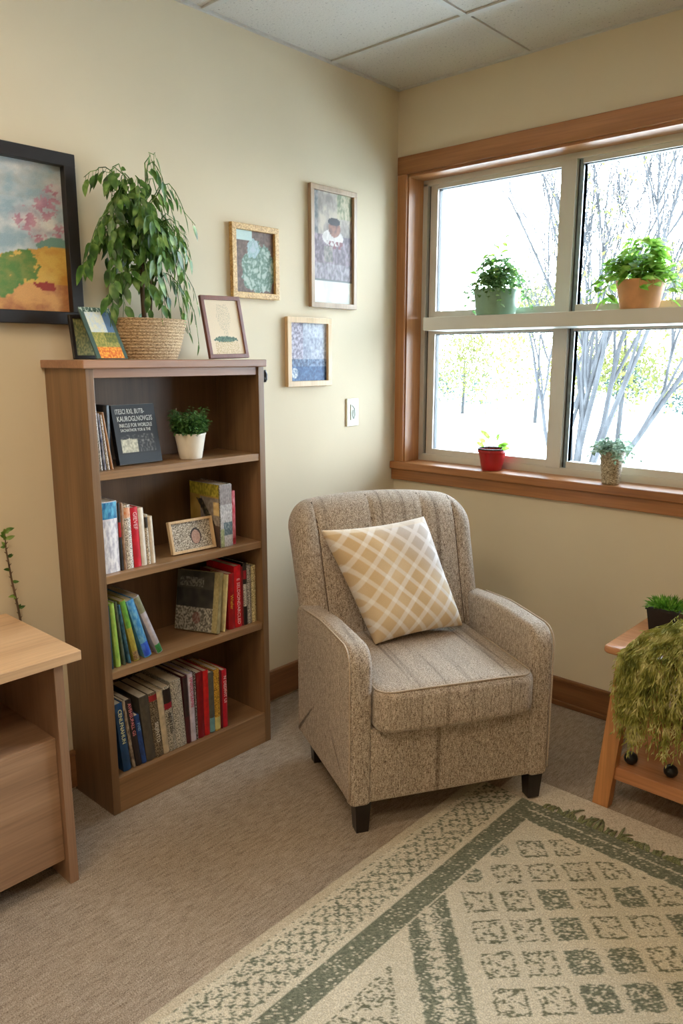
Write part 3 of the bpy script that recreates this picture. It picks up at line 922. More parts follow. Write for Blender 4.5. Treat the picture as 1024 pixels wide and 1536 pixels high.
# the bottom shelf
ye = row(-1.5005, S4 + .0008, [
    dict(w=.012, h=.228, c=C('q1', (150, 110, 90), 'speck', (210, 200, 150)), label='thin many-coloured booklet against the side panel on the bottom shelf', lean=.0),
    dict(w=.027, h=.232, c=C('q2', (24, 66, 110)), label='blue book with cream lettering, leaning on the bottom shelf', title=('CENLFNAHUN', (220, 220, 170), .92), lean=.020),
    dict(w=.010, h=.236, c=C('q3', (176, 160, 136), 'tex', (80, 64, 56)), label='thin beige book with a dark edge on the bottom shelf', lean=.026),
    dict(w=.020, h=.235, c=C('q4', (38, 30, 30)), label='black book with pink and red lettering on the bottom shelf', title=('AVEHSUFALL GS', (214, 130, 136), .95), lean=.028),
    dict(w=.017, h=.172, c=C('q5', (34, 74, 140), 'tex', (26, 50, 100)), label='short blue book on the bottom shelf', lean=.020, title=('FVIEI', (130, 170, 210), .85)),
    dict(w=.034, h=.226, c=C('q6', (72, 68, 60), 'tex', (84, 78, 68)), label='thick grey-brown book on the bottom shelf', lean=.018, dep=.17),
    dict(w=.030, h=.226, c=C('q7', (92, 76, 58), 'speck', (150, 140, 116)), label='brown and black lettered book on the bottom shelf', bands=[(.88, .97, (150, 34, 40))], title=('SIEJFNTO', (216, 210, 196), .55), lean=.018, dep=.17),
    dict(w=.021, h=.224, c=C('q8', (196, 180, 150)), label='cream book with a blank spine on the bottom shelf', lean=.018, dep=.17),
    dict(w=.029, h=.230, c=C('q9', (150, 144, 128), 'speck', (206, 200, 186)), label='white lettered book with a black and red head on the bottom shelf', bands=[(.66, .75, (150, 24, 44)), (.75, .97, (42, 36, 34))], lean=.018, dep=.17, title=('INERTDA', (60, 54, 50), .6)),
    dict(w=.040, h=.240, c=C('q10', (176, 172, 160), 'speck', (210, 206, 196)), label='thick pale grey speckled book on the bottom shelf', lean=.016, dep=.17),
    dict(w=.018, h=.243, c=C('q11', (78, 30, 36)), label='maroon book with a dark head on the bottom shelf', bands=[(.4, .98, (48, 36, 38))], lean=.008, dep=.16),
    dict(w=.021, h=.245, c=C('q12', (196, 188, 206)), label='lilac-white book with pink lettering on the bottom shelf', lean=.006, title=('HNFDLVSAFIN', (200, 80, 110), .95), dep=.16),
    dict(w=.007, h=.243, c=C('q13', (60, 50, 52), 'speck', (200, 190, 190)), label='narrow black and white book beside the dark red book on the bottom shelf', lean=.003, dep=.16),
    dict(w=.027, h=.238, c=C('q14', (124, 16, 26)), label='thick dark red book on the bottom shelf', dep=.16),
    dict(w=.022, h=.236, c=C('q15', (190, 26, 30)), label='bright red book next to the thick dark red one on the bottom shelf', dep=.16),
    dict(w=.022, h=.222, c=C('q16', (84, 86, 80)), label='grey book with a pale blue foot on the bottom shelf', bands=[(.02, .25, (110, 160, 166))]),
    dict(w=.024, h=.226, c=C('q17', (190, 140, 40), 'speck', (226, 180, 70)), label='mustard yellow patterned book on the bottom shelf', bands=[(.02, .22, (206, 196, 120))]),
    dict(w=.010, h=.214, c=C('q18', (96, 14, 28)), label='narrow wine red book on the bottom shelf'),
    dict(w=.021, h=.214, c=C('q19', (184, 20, 42)), label='crimson book with white lettering, rightmost on the bottom shelf', title=('N DEDIVIT UI', (240, 200, 200), .9)),
], .100)
print('bottom row ends', ye)

# ------------------------------------------------------------------ small pots on shelves etc.
def pot(t, r0, r1, h, mat, rim=.004, wall=.003, soil=True, n=32, name='pot', ribs=0):
    prof = [(r0 * .96, 0), (r0, .002)]
    K = 12 if ribs else 3
    for i in range(1, K + 1):
        rr = r0 + (r1 - r0) * i / K
        if ribs and i < K:
            rr += .0014 * (1 if i % 2 else -1)
        prof.append((rr, h * i / K - (0 if i < K else rim)))
    prof += [(r1 + rim * .35, h - rim), (r1 + rim * .35, h), (r1 - wall, h), (r1 - wall - .001, h - .012), (0.001, h - .012)]
    MB().lathe(prof, n=n).build(name, mat, t, 'auto')
    if soil:
        s = MB(); s.lathe([(r1 - wall - .0005, h - .013), (r1 * .6, h - .009), (.001, h - .007)], n=n)
        s.build('soil', MAT['soil'], t, True)
def tuft(t, z, r, hgt, n, L, W, mat, seed, spread=1.0, rg=None, seg=2, flat=1.0, name='foliage', stems=None):
    rg = random.Random(seed)
    m = MB()
    st = MB()
    for i in range(n):
        a = rg.uniform(0, 2 * PI); q = rg.random() ** .5
        b0 = Vector((math.cos(a) * r * q * .6, math.sin(a) * r * q * .6, z))
        el = rg.uniform(.1, 1) ** .7
        d = Vector((math.cos(a) * spread * q * 1.1, math.sin(a) * spread * q * 1.1, el))
        tip = b0 + Vector((d.x * hgt, d.y * hgt, d.z * hgt)) * rg.uniform(.55, 1)
        if stems:
            st.tube([b0, (b0 + tip) / 2 + Vector((0, 0, hgt * .06)), tip], [stems, stems, stems * .6], 3, cap=False)
        for k in range(3 if stems else 1):
            p = b0.lerp(tip, 1 - .25 * k)
            dd = Vector((math.cos(a) + rg.uniform(-.8, .8), math.sin(a) + rg.uniform(-.8, .8), rg.uniform(-.5, .6) * flat))
            m.leaf(p, dd, (rg.uniform(-.4, .4), rg.uniform(-.4, .4), 1), L * rg.uniform(.7, 1.2), W * rg.uniform(.7, 1.2), seg=seg, droop=.2)
    if stems:
        st.build('stems', mat, t)
    m.build(name, mat, t)
wp = thing('potted_plant', 'small bushy green plant in a white pot on the top shelf', 'plant', (.060, -1.134, S1 + .0008))
pot(wp, .036, .050, .082, MAT['white_pot'])
tuft(wp, .074, .062, .090, 620, .014, .010, MAT['herb'], 11, .26, stems=.0006)

# small wooden photo frame, second shelf
def art_small(u, v):
    n2 = nz(u, v, 40, 8)
    c = mixv((90, 76, 60), (216, 206, 186), .55 + n2 * 1.6)
    if math.hypot((u - .60) / .14, (v - .45) / .3) < 1: c = (60, 48, 40)
    if math.hypot((u - .60) / .11, (v - .42) / .25) < 1: c = mixv((196, 160, 140), (150, 110, 96), .4 + n2)
    return c
def easel_frame(name, label, X, Y0, w, h, tilt, z, fw, mat, art, nx, ny, th=.012, roll=0, yaw=0, leg=True):
    t = thing(name, label, 'picture frame', (X, Y0, z + th * math.sin(tilt)), (roll, -tilt, yaw))
    f = MB()
    f.box((-th, 0, 0), (0, w, fw), bev=.0015); f.box((-th, 0, h - fw), (0, w, h), bev=.0015)
    f.box((-th, 0, fw - .001), (0, fw, h - fw + .001), bev=.0015); f.box((-th, w - fw, fw - .001), (0, w, h - fw + .001), bev=.0015)
    f.build('frame', mat, t)
    MB().box((-th + .001, fw * .8, fw * .8), (-th + .004, w - fw * .8, h - fw * .8)).build('backing', MAT['mat_board'], t)
    picture('art_print', w - 1.8 * fw, h - 1.8 * fw, nx, ny, art, t, Matrix.Translation((-th + .007, fw * .9, fw * .9)) @ Matrix.Rotation(PI / 2, 4, 'Z'))
    if leg:
        # easel strut reaching the surface behind
        d = .55 * h
        z1 = d * math.cos(tilt); x1 = -th * math.cos(tilt) - d * math.sin(tilt)
        MI = Matrix.Rotation(tilt, 4, 'Y')
        foot = MI @ Vector((x1 - d * .42, w / 2, .0005 - th * math.sin(tilt)))
        top = Vector((-th, w / 2, d))
        st = MB()
        st.hexa([foot + Vector((0, -.015, 0)), foot + Vector((.003, -.015, .0)), foot + Vector((.003, .015, 0)), foot + Vector((0, .015, 0))],
                [top + Vector((-.003, -.008, 0)), top + Vector((0, -.008, 0)), top + Vector((0, .008, 0)), top + Vector((-.003, .008, 0))])
        st.build('easel_strut', mat, t)
    return t
easel_frame('photo_frame', 'small pale wooden photo frame propped on the second shelf', .080, -1.232, .168, .108, .22, S2 + .001, .009, MAT['pale_frame'], art_small, 80, 54, th=.016, yaw=-.06)
# things on top of the bookcase
def art_botanic(u, v):
    n2 = nz(u, v, 30, 9); n3 = nz(u, v, 60, 10)
    c = (226, 206, 174)
    if .16 < v < .92 and abs(u - .52) < .06 + .16 * (v > .45) * (1 - abs(v - .7) * 2.2) and n3 > .12 and .33 < v: c = (186, 172, 142)
    if math.hypot((u - .48) / .34, (v - .28) / .055) + .3 * n2 < 1: c = mixv((44, 74, 58), (100, 126, 96), .5 + n2)
    if .02 < v < .24 and n3 > .05 and abs(u - .5) < .36: c = (184, 160, 110)
    return c
easel_frame('photo_frame', 'brown-framed botanical print standing at the right on top of the bookcase', .048, -1.030, .168, .208, .20, BZ + .0010, .014, MAT['brown_frame'], art_botanic, 80, 90, roll=.02)
def art_card(u, v):
    n2 = nz(u, v, 24, 11); n = nz(u, v, 8, 12)
    c = (60, 84, 76)
    if v > .90: return mixv((46, 74, 64), (200, 210, 200), .3 + 2 * n2)
    if .12 < u < .9:
        c = mixv((120, 128, 60), (176, 160, 84), .5 + 1.2 * n2)
        if v > .50: c = mixv((190, 204, 214), (214, 214, 190), .5 + n2 + n)
        if v > .50 and u > .66: c = (86, 116, 150)
        if .30 < v < .5 and u > .5: c = mixv((80, 96, 50), (130, 130, 60), .5 + n2)
        if v < .22: c = mixv((206, 96, 30), (236, 170, 60), .5 + 1.5 * n2)
    return c
card = front_book('green and orange pictured booklet leaning back on the left of the bookcase top', -1.478, .098, .168, .006, .112, .55, BZ + .0012, art_card, 60, 90, C('cardc', (70, 92, 84)), name='booklet', cat='booklet')
def art_card2(u, v):
    n2 = nz(u, v, 18, 13)
    return mixv((84, 96, 60), (150, 144, 90), .5 + 1.3 * n2)
easel_frame('photo_frame', 'dark-framed green picture half hidden behind the leaning booklet', .030, -1.500, .085, .125, .15, BZ + .001, .010, MAT['black_frame'], art_card2, 30, 40, leg=False)

# basket plant
bp = thing('basket_plant', 'tall leafy plant with drooping green leaves in a woven basket on the bookcase', 'plant', (.010, -1.250, BZ + .0008))
prof = []
H_ = .118
bv, bf = [], []
nn, kk = 72, 46
for i in range(kk + 1):
    t_ = i / kk
    ripple = .0022 * math.cos(t_ * 13 * 2 * PI)
    rx_ = (.074 + .024 * t_ ** .8) + ripple
    ry_ = (.100 + .040 * t_ ** .8) + ripple
    for k in range(nn):
        a = 2 * PI * k / nn
        tw = .0012 * math.sin(k * 2 * PI / 2 + int(t_ * 26) * PI)
        bv.append(((rx_ + tw) * math.cos(a), (ry_ + tw) * math.sin(a), t_ * H_))
for i in range(4):
    s_ = [.97, .95, .93, .93][i]; zz = [H_ + .003, H_ + .001, H_ - .006, H_ - .02][i]
    for k in range(nn):
        a = 2 * PI * k / nn
        bv.append((.098 * s_ * math.cos(a), .140 * s_ * math.sin(a), zz))
R_ = kk + 5
for i in range(R_ - 1):
    for k in range(nn):
        bf.append((i * nn + k, i * nn + (k + 1) % nn, (i + 1) * nn + (k + 1) % nn, (i + 1) * nn + k))
bf.append(tuple(range(nn - 1, -1, -1)))
from_pydata('basket', bv, bf, MAT['basket'], bp, True)
sm = MB(); sm.lathe([(.088, .100), (.06, .108), (.001, .110)], n=32)
so = sm.build('soil', MAT['soil'], bp, True); so.scale = (1, 1.45, 1)
tr_ = MB(); lf = MB(); stm = MB()
rg = random.Random(21)
tr_.tube([(0, .0, .09), (.004, -.006, .2), (0, .004, .32), (.004, 0, .42)], [.0075, .007, .006, .004], 8)
tr_.tube([(.01, .012, .09), (.014, .02, .2), (.012, .022, .34)], [.004, .004, .003], 6)
tr_.build('trunk', MAT['bark'], bp, True)
def add_branch(z0, a, reach, rise, fall, nl, sc=1.0):
    pts = []
    n = 8
    for i in range(n + 1):
        t_ = i / n
        rr = reach * (t_ ** .8)
        z = z0 + rise * math.sin(min(1, t_ * 1.7) * PI / 2) - fall * max(0, t_ - .35) ** 1.5 / .524
        p = Vector((math.cos(a) * rr * .75, math.sin(a) * rr, z))
        p += Vector((rg.uniform(-.006, .006), rg.uniform(-.008, .008), rg.uniform(-.004, .004)))
        p.x = max(p.x, -.105)
        pts.append(p)
    stm.tube(pts, [.0022 - .0014 * i / n for i in range(n + 1)], 4, cap=False)
    for k in range(nl):
        t_ = .18 + .82 * (k + .5) / nl
        i = min(n - 1, int(t_ * n)); p = pts[i].lerp(pts[i + 1], t_ * n - i)
        sgn = 1 if k % 2 else -1
        d = (pts[i + 1] - pts[i]).normalized()
        sd = Vector((-math.sin(a), math.cos(a), 0)) * sgn
        dd = d * .35 + sd * rg.uniform(.1, .7) + Vector((rg.uniform(-.2, .3), rg.uniform(-.15, .15), rg.uniform(-1.3, -.35)))
        q = p + Vector((0, 0, -.006))
        stm.tube([p, q + dd * .008], .0007, 3, cap=False)
        b0 = q + dd * .008
        L = rg.uniform(.032, .060) * sc
        tipx = b0.x + dd.normalized().x * L
        tipz = b0.z + dd.normalized().z * L
        if tipz < .10 and (abs(b0.y) < .17): continue
        if tipx < -.115:
            dd.x = abs(dd.x) * .3
        lf.leaf(b0, dd, (math.cos(a) + rg.uniform(-.5, .5) + .5, math.sin(a) + rg.uniform(-.6, .6), rg.uniform(.0, .9)), L, L * rg.uniform(.42, .52), fold=.2, droop=.12, seg=5)
nb = 50
for i in range(nb):
    a = i * 2.399 + rg.uniform(-.3, .3)
    hz = rg.random()
    z0 = .20 + .25 * hz
    reach = rg.uniform(.08, .185)
    add_branch(z0, a, reach, rg.uniform(.06, .15), rg.uniform(.04, .20), rg.randint(8, 12), rg.uniform(.7, 1.05))
for (a, z0, rc, ri, fa, nl) in [(-PI / 2 + .1, .36, .200, .08, .17, 11), (-PI / 2 - .2, .32, .185, .06, .10, 12), (PI / 2 - .1, .40, .150, .14, .28, 8), (PI / 2 + .15, .38, .180, .10, .40, 13),
                               (PI / 2 - .3, .30, .190, .09, .36, 12), (-PI / 2 + .4, .22, .170, .06, .22, 11), (1.2, .40, .06, .20, .0, 6), (-1.9, .42, .10, .13, .02, 6), (2.0, .40, .14, .16, .16, 5),
                               (-1.2, .30, .17, .12, .3, 12), (.9, .30, .15, .12, .34, 12), (0, .34, .13, .12, .36, 13), (.3, .30, .12, .1, .32, 12), (-.3, .26, .12, .1, .26, 11), (1.3, .26, .14, .08, .26, 11), (-1.0, .2, .14, .08, .16, 9)]:
    add_branch(z0, a, rc, ri, fa, nl, 1.05)
stm.build('stems', MAT['ficus'], bp)
lf.build('foliage', MAT['ficus'], bp, True)

# ------------------------------------------------------------------ window pots
def base_thing(label, loc):
    return thing('potted_plant', label, 'plant', loc)
def leafy_tuft(t, z, rx, hgt, n, L, W, mat, seed, up=.8, droop=.5, ymax=None, st=.0012, per=6, center=(0, 0)):
    """arching stems carrying pairs of leaves"""
    rg = random.Random(seed)
    sm_, lf_ = MB(), MB()
    for i in range(n):
        a = rg.uniform(0, 2 * PI)
        re = rx * rg.uniform(.25, 1)
        hh = hgt * rg.uniform(.45, 1) * (1.15 - .5 * re / rx)
        pts = []
        for k in range(6):
            q = k / 5
            p = Vector((center[0] + math.cos(a) * re * q, center[1] + math.sin(a) * re * q, z + hh * math.sin(q * PI * .62) - droop * hgt * q * q * (re / rx)))
            if ymax is not None: p.y = min(p.y, ymax)
            pts.append(p)
        sm_.tube(pts, [st, st, st * .8, st * .7, st * .6, st * .4], 3, cap=False)
        for k in range(per):
            q = .3 + .7 * (k + .5) / per
            i0 = min(4, int(q * 5)); p = pts[i0].lerp(pts[i0 + 1], q * 5 - i0)
            b = a + rg.uniform(-1.5, 1.5)
            d = Vector((math.cos(b), math.sin(b), rg.uniform(-.6, .6)))
            if ymax is not None and p.y + d.y * L > ymax: d.y = -abs(d.y)
            lf_.leaf(p, d, (rg.uniform(-.6, .6), rg.uniform(-.9, .3), 1), L * rg.uniform(.7, 1.2), W * rg.uniform(.7, 1.2), seg=3, droop=.25)
    sm_.build('stems', mat, t)
    lf_.build('foliage', mat, t, True)
gp = base_thing('bushy green plant in a sage green pot on the window ledge, left of the mullion', (.405, .136, 1.5568))
pot(gp, .078, .090, .100, MAT['green_pot'])
leafy_tuft(gp, .088, .155, .175, 120, .028, .016, MAT['herbw'], 31, droop=.75, ymax=.10)
leafy_tuft(gp, .088, .12, .23, 16, .034, .024, MAT['bright'], 32, droop=.4, ymax=.10, per=4)
tp = base_thing('leafy bright green plant in a terracotta pot on the window ledge, right of the mullion', (.985, .136, 1.5568))
pot(tp, .064, .084, .100, MAT['terra_pot'])
leafy_tuft(tp, .088, .175, .20, 78, .046, .028, MAT['bright'], 33, droop=.75, ymax=.095, per=6)
rp = base_thing('sparse seedling plant in a red plastic pot on the window sill', (.396, .166, .9265))
pot(rp, .042, .058, .086, MAT['red_pot'], rim=.010)
MB().lathe([(.0585, .080), (.0605, .080), (.0605, .092), (.056, .092), (.056, .080)], n=32).build('pot_rim', MAT['black'], rp, 'auto')
l = MB(); s_ = MB()
rg = random.Random(5)
s_.tube([(.0, 0, .075), (.015, -.003, .115), (.055, -.01, .165), (.085, -.012, .200)], [.0018, .0016, .0013, .001], 5)
for (x, y, h, a, L) in [(-.015, 0, .065, 2.4, .05), (-.03, .0, .02, 3.2, .045), (.02, -.01, .03, .3, .055), (.03, 0, .035, -.2, .05), (-.01, -.02, .04, 2.9, .045), (.01, .01, .05, 1.2, .045), (.04, -.01, .02, 0, .05), (.0, -.02, .055, 1.9, .05)]:
    s_.tube([(x, y, .074), (x + math.cos(a) * .01, y, .074 + h)], [.0016, .0012], 4)
    l.leaf((x + math.cos(a) * .01, y, .074 + h), (math.cos(a), -.2, .7 if abs(a) > 1 else .25), (0, -1, .5), L, .02, seg=4)
l.leaf((.085, -.012, .2), (.6, 0, .8), (0, -1, .3), .016, .006)
s_.build('stem', MAT['bark'], rp, True); l.build('foliage', MAT['bright'], rp, True)
wk = base_thing('small silvery-leaved plant in a silver wicker pot on the window sill', (.921, .148, .9265))
pot(wk, .031, .046, .125, MAT['wicker_pot'], ribs=1)
leafy_tuft(wk, .110, .115, .085, 80, .018, .013, MAT['silver'], 35, droop=.6, ymax=.075, per=6, st=.0007)

# ------------------------------------------------------------------ armchair
AO = (.759, -1.072)
ANG = math.atan2(.862, .508)
ch = thing('armchair', 'beige tweed armchair with dark feet, standing in the corner on carpet and rug', 'armchair', (AO[0], AO[1], 0), (0, 0, ANG))
TW = MAT['tweed']
ZB = .102
# base
slab('base', rrect(-.044, -.008, .600, .520, (.012, .012, .02, .02), .02), .008, .235, TW, ch, lambda x, y, w: (x, y, ZB + .1175 + w), nin=6, nr=3)
# arms
def arm(uc, th, flare, name='arm'):
    out = rrect(-.016, ZB - .002, .500, .588, (.008, .008, .03, .060), .008)
    def fn(x, y, w):
        top = max(0, (y - .50) / .09)
        return (uc + w + flare * max(0, x - .05) + .0 * top, x, y + .006 * math.sin(min(1, max(0, x / .5)) * PI) * top - .022 * max(0, x - .25) / .25 * top)
    return slab(name, out, .020, th, TW, ch, fn, nin=10, nr=5), out, fn
a1, out1, fn1 = arm(-.018, .072, -.06)
a2, out2, fn2 = arm(.570, .072, 0.0)
def pip(par, pts, r=.0028, name='piping'):
    MB().tube(pts, r, 6).build(name, MAT['piping'], par, True)
def arm_pip(fn, par, sg, th):
    pts = []
    for k in range(0, 9):   # up the front edge
        pts.append((-.016 + .004, ZB + .02 + (.528 - ZB - .02) * k / 8))
    for k in range(1, 9):
        a = PI - PI / 2 * k / 8
        pts.append((-.016 + .060 + .056 * math.cos(a), .528 + .056 * math.sin(a)))
    for k in range(1, 14):
        pts.append((.044 + (.43 - .044) * k / 13, .584))
    pip(par, [fn(x, y, sg * (th / 2 - .002)) for x, y in pts])
arm_pip(fn1, a1, -1, .072); arm_pip(fn2, a2, 1, .072)
# seat cushion
so_ = rrect(.020, -.050, .533, .44, (.045, .045, .02, .02), .014)
def seatfn(x, y, w):
    t_ = (x - .276) / .257
    e = max(0, 1 - abs(t_) ** 3)
    f_ = max(0, min(1, (y + .05) / .1))
    bulge = .010 * e
    return (x, y - .016 * (1 - t_ * t_) * (1 - f_) , .396 + w * 1.0 + (bulge + .006 * e * f_ if w > 0 else 0))
sc = slab('seat_cushion', so_, .026, .128, TW, ch, seatfn, nin=24, nr=6)
pp = [(x, y) for x, y in so_ if y < .30]
i0 = max(range(len(pp)), key=lambda i: (pp[i][0] < .1) * (pp[i][1] + 1))
pp = sorted(pp, key=lambda p: 0)
left = [p for p in pp if p[0] < .0649 and p[1] >= -.006]; bott = [p for p in pp if not (p[0] < .0649 and p[1] >= -.006) and not (p[0] > .488 and p[1] >= -.006)]
right = [p for p in pp if p[0] > .488 and p[1] >= -.006]
seq = sorted(left, key=lambda p: -p[1]) + sorted(bott, key=lambda p: p[0]) + sorted(right, key=lambda p: p[1])
cl = [seq[0]]
for p in seq[1:]:
    if math.hypot(p[0] - cl[-1][0], p[1] - cl[-1][1]) > .006: cl.append(p)
def inset(p, d=.008):
    c_ = Vector((.276, .2)); q = Vector(p) - c_
    return (p[0] - d * (1 if q.x > .2 else -1 if q.x < -.2 else 0), p[1] + d * (1 if p[1] < 0 else 0))
pip(sc, [Vector(seatfn(*inset(p), .0605)) for p in cl], .0030)
# back
gro = [.13, .42, .71, .89]
def backfn(x, y, w):
    zt = max(0, (y - .30) / .6)
    U = (x + .045) / .645
    t_ = (x - .2775) / .3225
    z = y + .034 * (1 - t_ * t_) * max(0, min(1, (y - .62) / .24))
    vc = .470 + (y - .40) * .20 + .030 * max(0, (y - .78) / .12) ** 2
    ww = w
    if w > .02:
        gd = 0
        for g_ in gro:
            gd += .0085 * math.exp(-((U - g_) * .645 / .0042) ** 2)
        fade = max(0, min(1, (w - .03) / .02))
        ww = w - gd * fade
        # soft puff between seams
        es = [0] + gro + [1]
        for q in range(5):
            if es[q] <= U <= es[q + 1]:
                m_ = (U - es[q]) / (es[q + 1] - es[q])
                ww += .006 * math.sin(PI * m_) * fade
    return (x - .050 * zt + .022 * zt * U, vc - ww, z)
bo = rrect(-.045, .30, .600, .893, (.02, .02, .085, .085), .0075)
bk = slab('backrest', bo, .052, .125, TW, ch, backfn, nin=80, nr=8)
seam_m = plain('seam_thread', (74, 60, 50), .9)
for g_ in gro:
    xg = -.045 + g_ * .645
    pts = []
    for k in range(26):
        y = .44 + (.893 - .44) * k / 25
        d = .893 - y
        cx_ = min(xg + .045, .600 - xg)
        ytop = .893 - (.085 - math.sqrt(max(0, .085 ** 2 - max(0, .085 - cx_) ** 2)))
        if y > ytop - .004: y = ytop - .004
        dd = min(ytop - y, .052)
        wv = .0625 - .052 + math.sqrt(max(0, .052 ** 2 - (.052 - dd) ** 2))
        p = Vector(backfn(xg, y, wv))
        if pts and (p - pts[-1]).length < .002: continue
        pts.append(p)
    MB().tube(pts, .0021, 5).build('seam', seam_m, bk, True)
for (u, v_, nm) in ((-.030, .0, 0), (.548, .0, 1), (-.045, .425, 2), (.548, .425, 3)):
    zb = .0105 if nm == 1 else 0
    w_ = .050
    MB().hexa([(u + .006, v_ + .006, zb), (u + w_ - .006, v_ + .006, zb), (u + w_ - .006, v_ + w_ - .006, zb), (u + .006, v_ + w_ - .006, zb)],
              [(u, v_, ZB + .004), (u + w_, v_, ZB + .004), (u + w_, v_ + w_, ZB + .004), (u, v_ + w_, ZB + .004)]).build('leg', MAT['dark_leg'], ch)

# throw pillow (in the chair's own directions, own object)
def A(u, v, z):
    ca, sa = math.cos(ANG), math.sin(ANG)
    return Vector((AO[0] + u * ca - v * sa, AO[1] + u * sa + v * ca, z))
BLc, BRc, TRc, TLc = A(.128, .276, .478), A(.458, .320, .492), A(.338, .395, .866), A(-.020, .395, .842)
def pil(u, v):
    P = BLc.lerp(BRc, u).lerp(TLc.lerp(TRc, u), v)
    return P
nrm_p = (BRc - BLc).cross(TLc - BLc).normalized()
cen_p = pil(.5, .5)
tpil = thing('throw_pillow', 'square tan and white plaid throw pillow leaning on the armchair back', 'pillow', tuple(BLc.lerp(BRc, .5)))
npil = 150
def pil_col(u, v):
    # two families of pale diagonal bands over tan
    base = mixv((216, 188, 146), (230, 206, 168), .5 + nz(u, v, 5, 3))
    du = u * 1.0; dv = v * 1.08
    p = (du * .80 + dv * .60); q = (-du * .64 + dv * .78)
    def band(s, per, off, wid):
        m_ = ((s + off) / per) % 1.0
        d = min(m_, 1 - m_) * per
        return max(0, min(1, (wid / 2 - d) / .004 + .5))
    b1 = max(band(p, .150, .02, .042), .55 * band(p, .155, .065, .008) if False else 0)
    b2 = band(q, .150, .05, .042)
    c = base
    c = mixv(c, (244, 238, 232), .75 * b1)
    c = mixv(c, (244, 238, 232), .75 * b2)
    if b1 * b2 > .3: c = mixv(c, (252, 248, 242), .8 * b1 * b2)
    edge = (u - .5) + (v - .5)
    g_ = max(0, min(1, (u * .7 + v * .6 - .78) / .2))
    c = mixv(c, mixv((206, 200, 200), (238, 234, 234), max(b1, b2)), .8 * g_)
    if v > .95: c = mixv(c, (240, 226, 206), .6)
    return c
verts, faces, cols = [], [], []
for sgn in (1, -1):
    for j in range(npil + 1):
        for i in range(npil + 1):
            u, v = i / npil, j / npil
            x, y = 2 * u - 1, 2 * v - 1
            # pinch the edges inwards
            uu = .5 + x * .5 * (1 - .055 * (1 - y * y)); vv = .5 + y * .5 * (1 - .055 * (1 - x * x))
            th_ = .078 * ((1 - x ** 4) * (1 - y ** 4)) ** .55 + .004 * (1 if abs(x) < 1 and abs(y) < 1 else 0)
            wr = .0035 * nz(u, v, 6, 8) * (1 - x ** 4) * (1 - y ** 4) + .006 * math.sin(16 * u + 7 * v) * max(0, abs(y) - .8) * (1 - abs(x))
            P = pil(uu, vv) + nrm_p * (sgn * (th_ if abs(x) < 1 and abs(y) < 1 else 0) + wr)
            verts.append(P - tpil.location); cols.append(lin(pil_col(u, v)))
nn_ = (npil + 1) ** 2
for s in range(2):
    for j in range(npil):
        for i in range(npil):
            a = s * nn_ + j * (npil + 1) + i
            q = (a, a + 1, a + npil + 2, a + npil + 1)
            faces.append(q if s == 0 else q[::-1])
po = from_pydata('pillow_cover', verts, faces, MAT['pillow'], tpil, True, cols=cols)
bm = bmesh.new(); bm.from_mesh(po.data); bmesh.ops.remove_doubles(bm, verts=bm.verts, dist=1e-5); bm.to_mesh(po.data); bm.free()

# ------------------------------------------------------------------ rugs
tag(MB().box((.93, -1.3, .0), (2.45, -.4645, .0045), bev=.0015).build('plain_rug', speckle('cream_rug', [(176, 160, 136), (206, 192, 170), (222, 210, 190)], (260, 260, 100), .95, bmp=.8)),
    'plain cream rug lying under the far end of the patterned rug', 'rug')
rug = thing('patterned_rug', 'large cream and sage green geometric patterned rug in the foreground', 'rug', (.845, -.60, .0))
x0, x1, y0, y1 = .845, 2.45, -2.75, -.60
st_ = .0042
nx_, ny_ = int((x1 - x0) / st_), int((y1 - y0) / st_)
X, Y = np.meshgrid(np.linspace(x0, x1, nx_ + 1), np.linspace(y0, y1, ny_ + 1))
rs = np.random.RandomState(4)
def vnoise(cell, seed):
    r = np.random.RandomState(seed)
    gx, gy = (X - x0) / cell, (Y - y0) / cell
    G = r.rand(int(gy.max()) + 3, int(gx.max()) + 3)
    ix, iy = gx.astype(int), gy.astype(int)
    fx, fy = gx - ix, gy - iy
    fx = fx * fx * (3 - 2 * fx); fy = fy * fy * (3 - 2 * fy)
    return (G[iy, ix] * (1 - fx) * (1 - fy) + G[iy, ix + 1] * fx * (1 - fy) + G[iy + 1, ix] * (1 - fx) * fy + G[iy + 1, ix + 1] * fx * fy)
fine = rs.rand(*X.shape)
n8 = vnoise(.009, 1); n15 = vnoise(.016, 2); n4 = vnoise(.0065, 3)
wob = (n8 - .5) * .012
Xw, Yw = X + wob, Y + (n15 - .5) * .008
g = np.zeros_like(X)      # green density
def put(mask, val):
    g[mask] = np.maximum(g[mask], val) if np.isscalar(val) else np.maximum(g[mask], val[mask])
# left lattice band
band = (Xw > .895) & (Xw < .996)
p1 = ((X - .895) + (Y)) / .042; p2 = ((X - .895) - (Y)) / .042
d1 = np.abs(p1 - np.round(p1)); d2 = np.abs(p2 - np.round(p2))
put(band & ((np.minimum(d1, d2) + (n8 - .5) * .24) < .20), .55)
put((np.abs(Xw - .892) < .003), .55); put((np.abs(X - .874) < .002), .3); put((np.abs(Xw - .998) < .003), .35)
# green bands
put((X > 1.018) & (X < 1.088) & (Y < -.60), .86)
put((Yw > -.700) & (Y < -.60) & (X > 1.018), .86)
cre = (np.abs(Y + .645) < .004) & (X > 1.06); g[cre] = .35
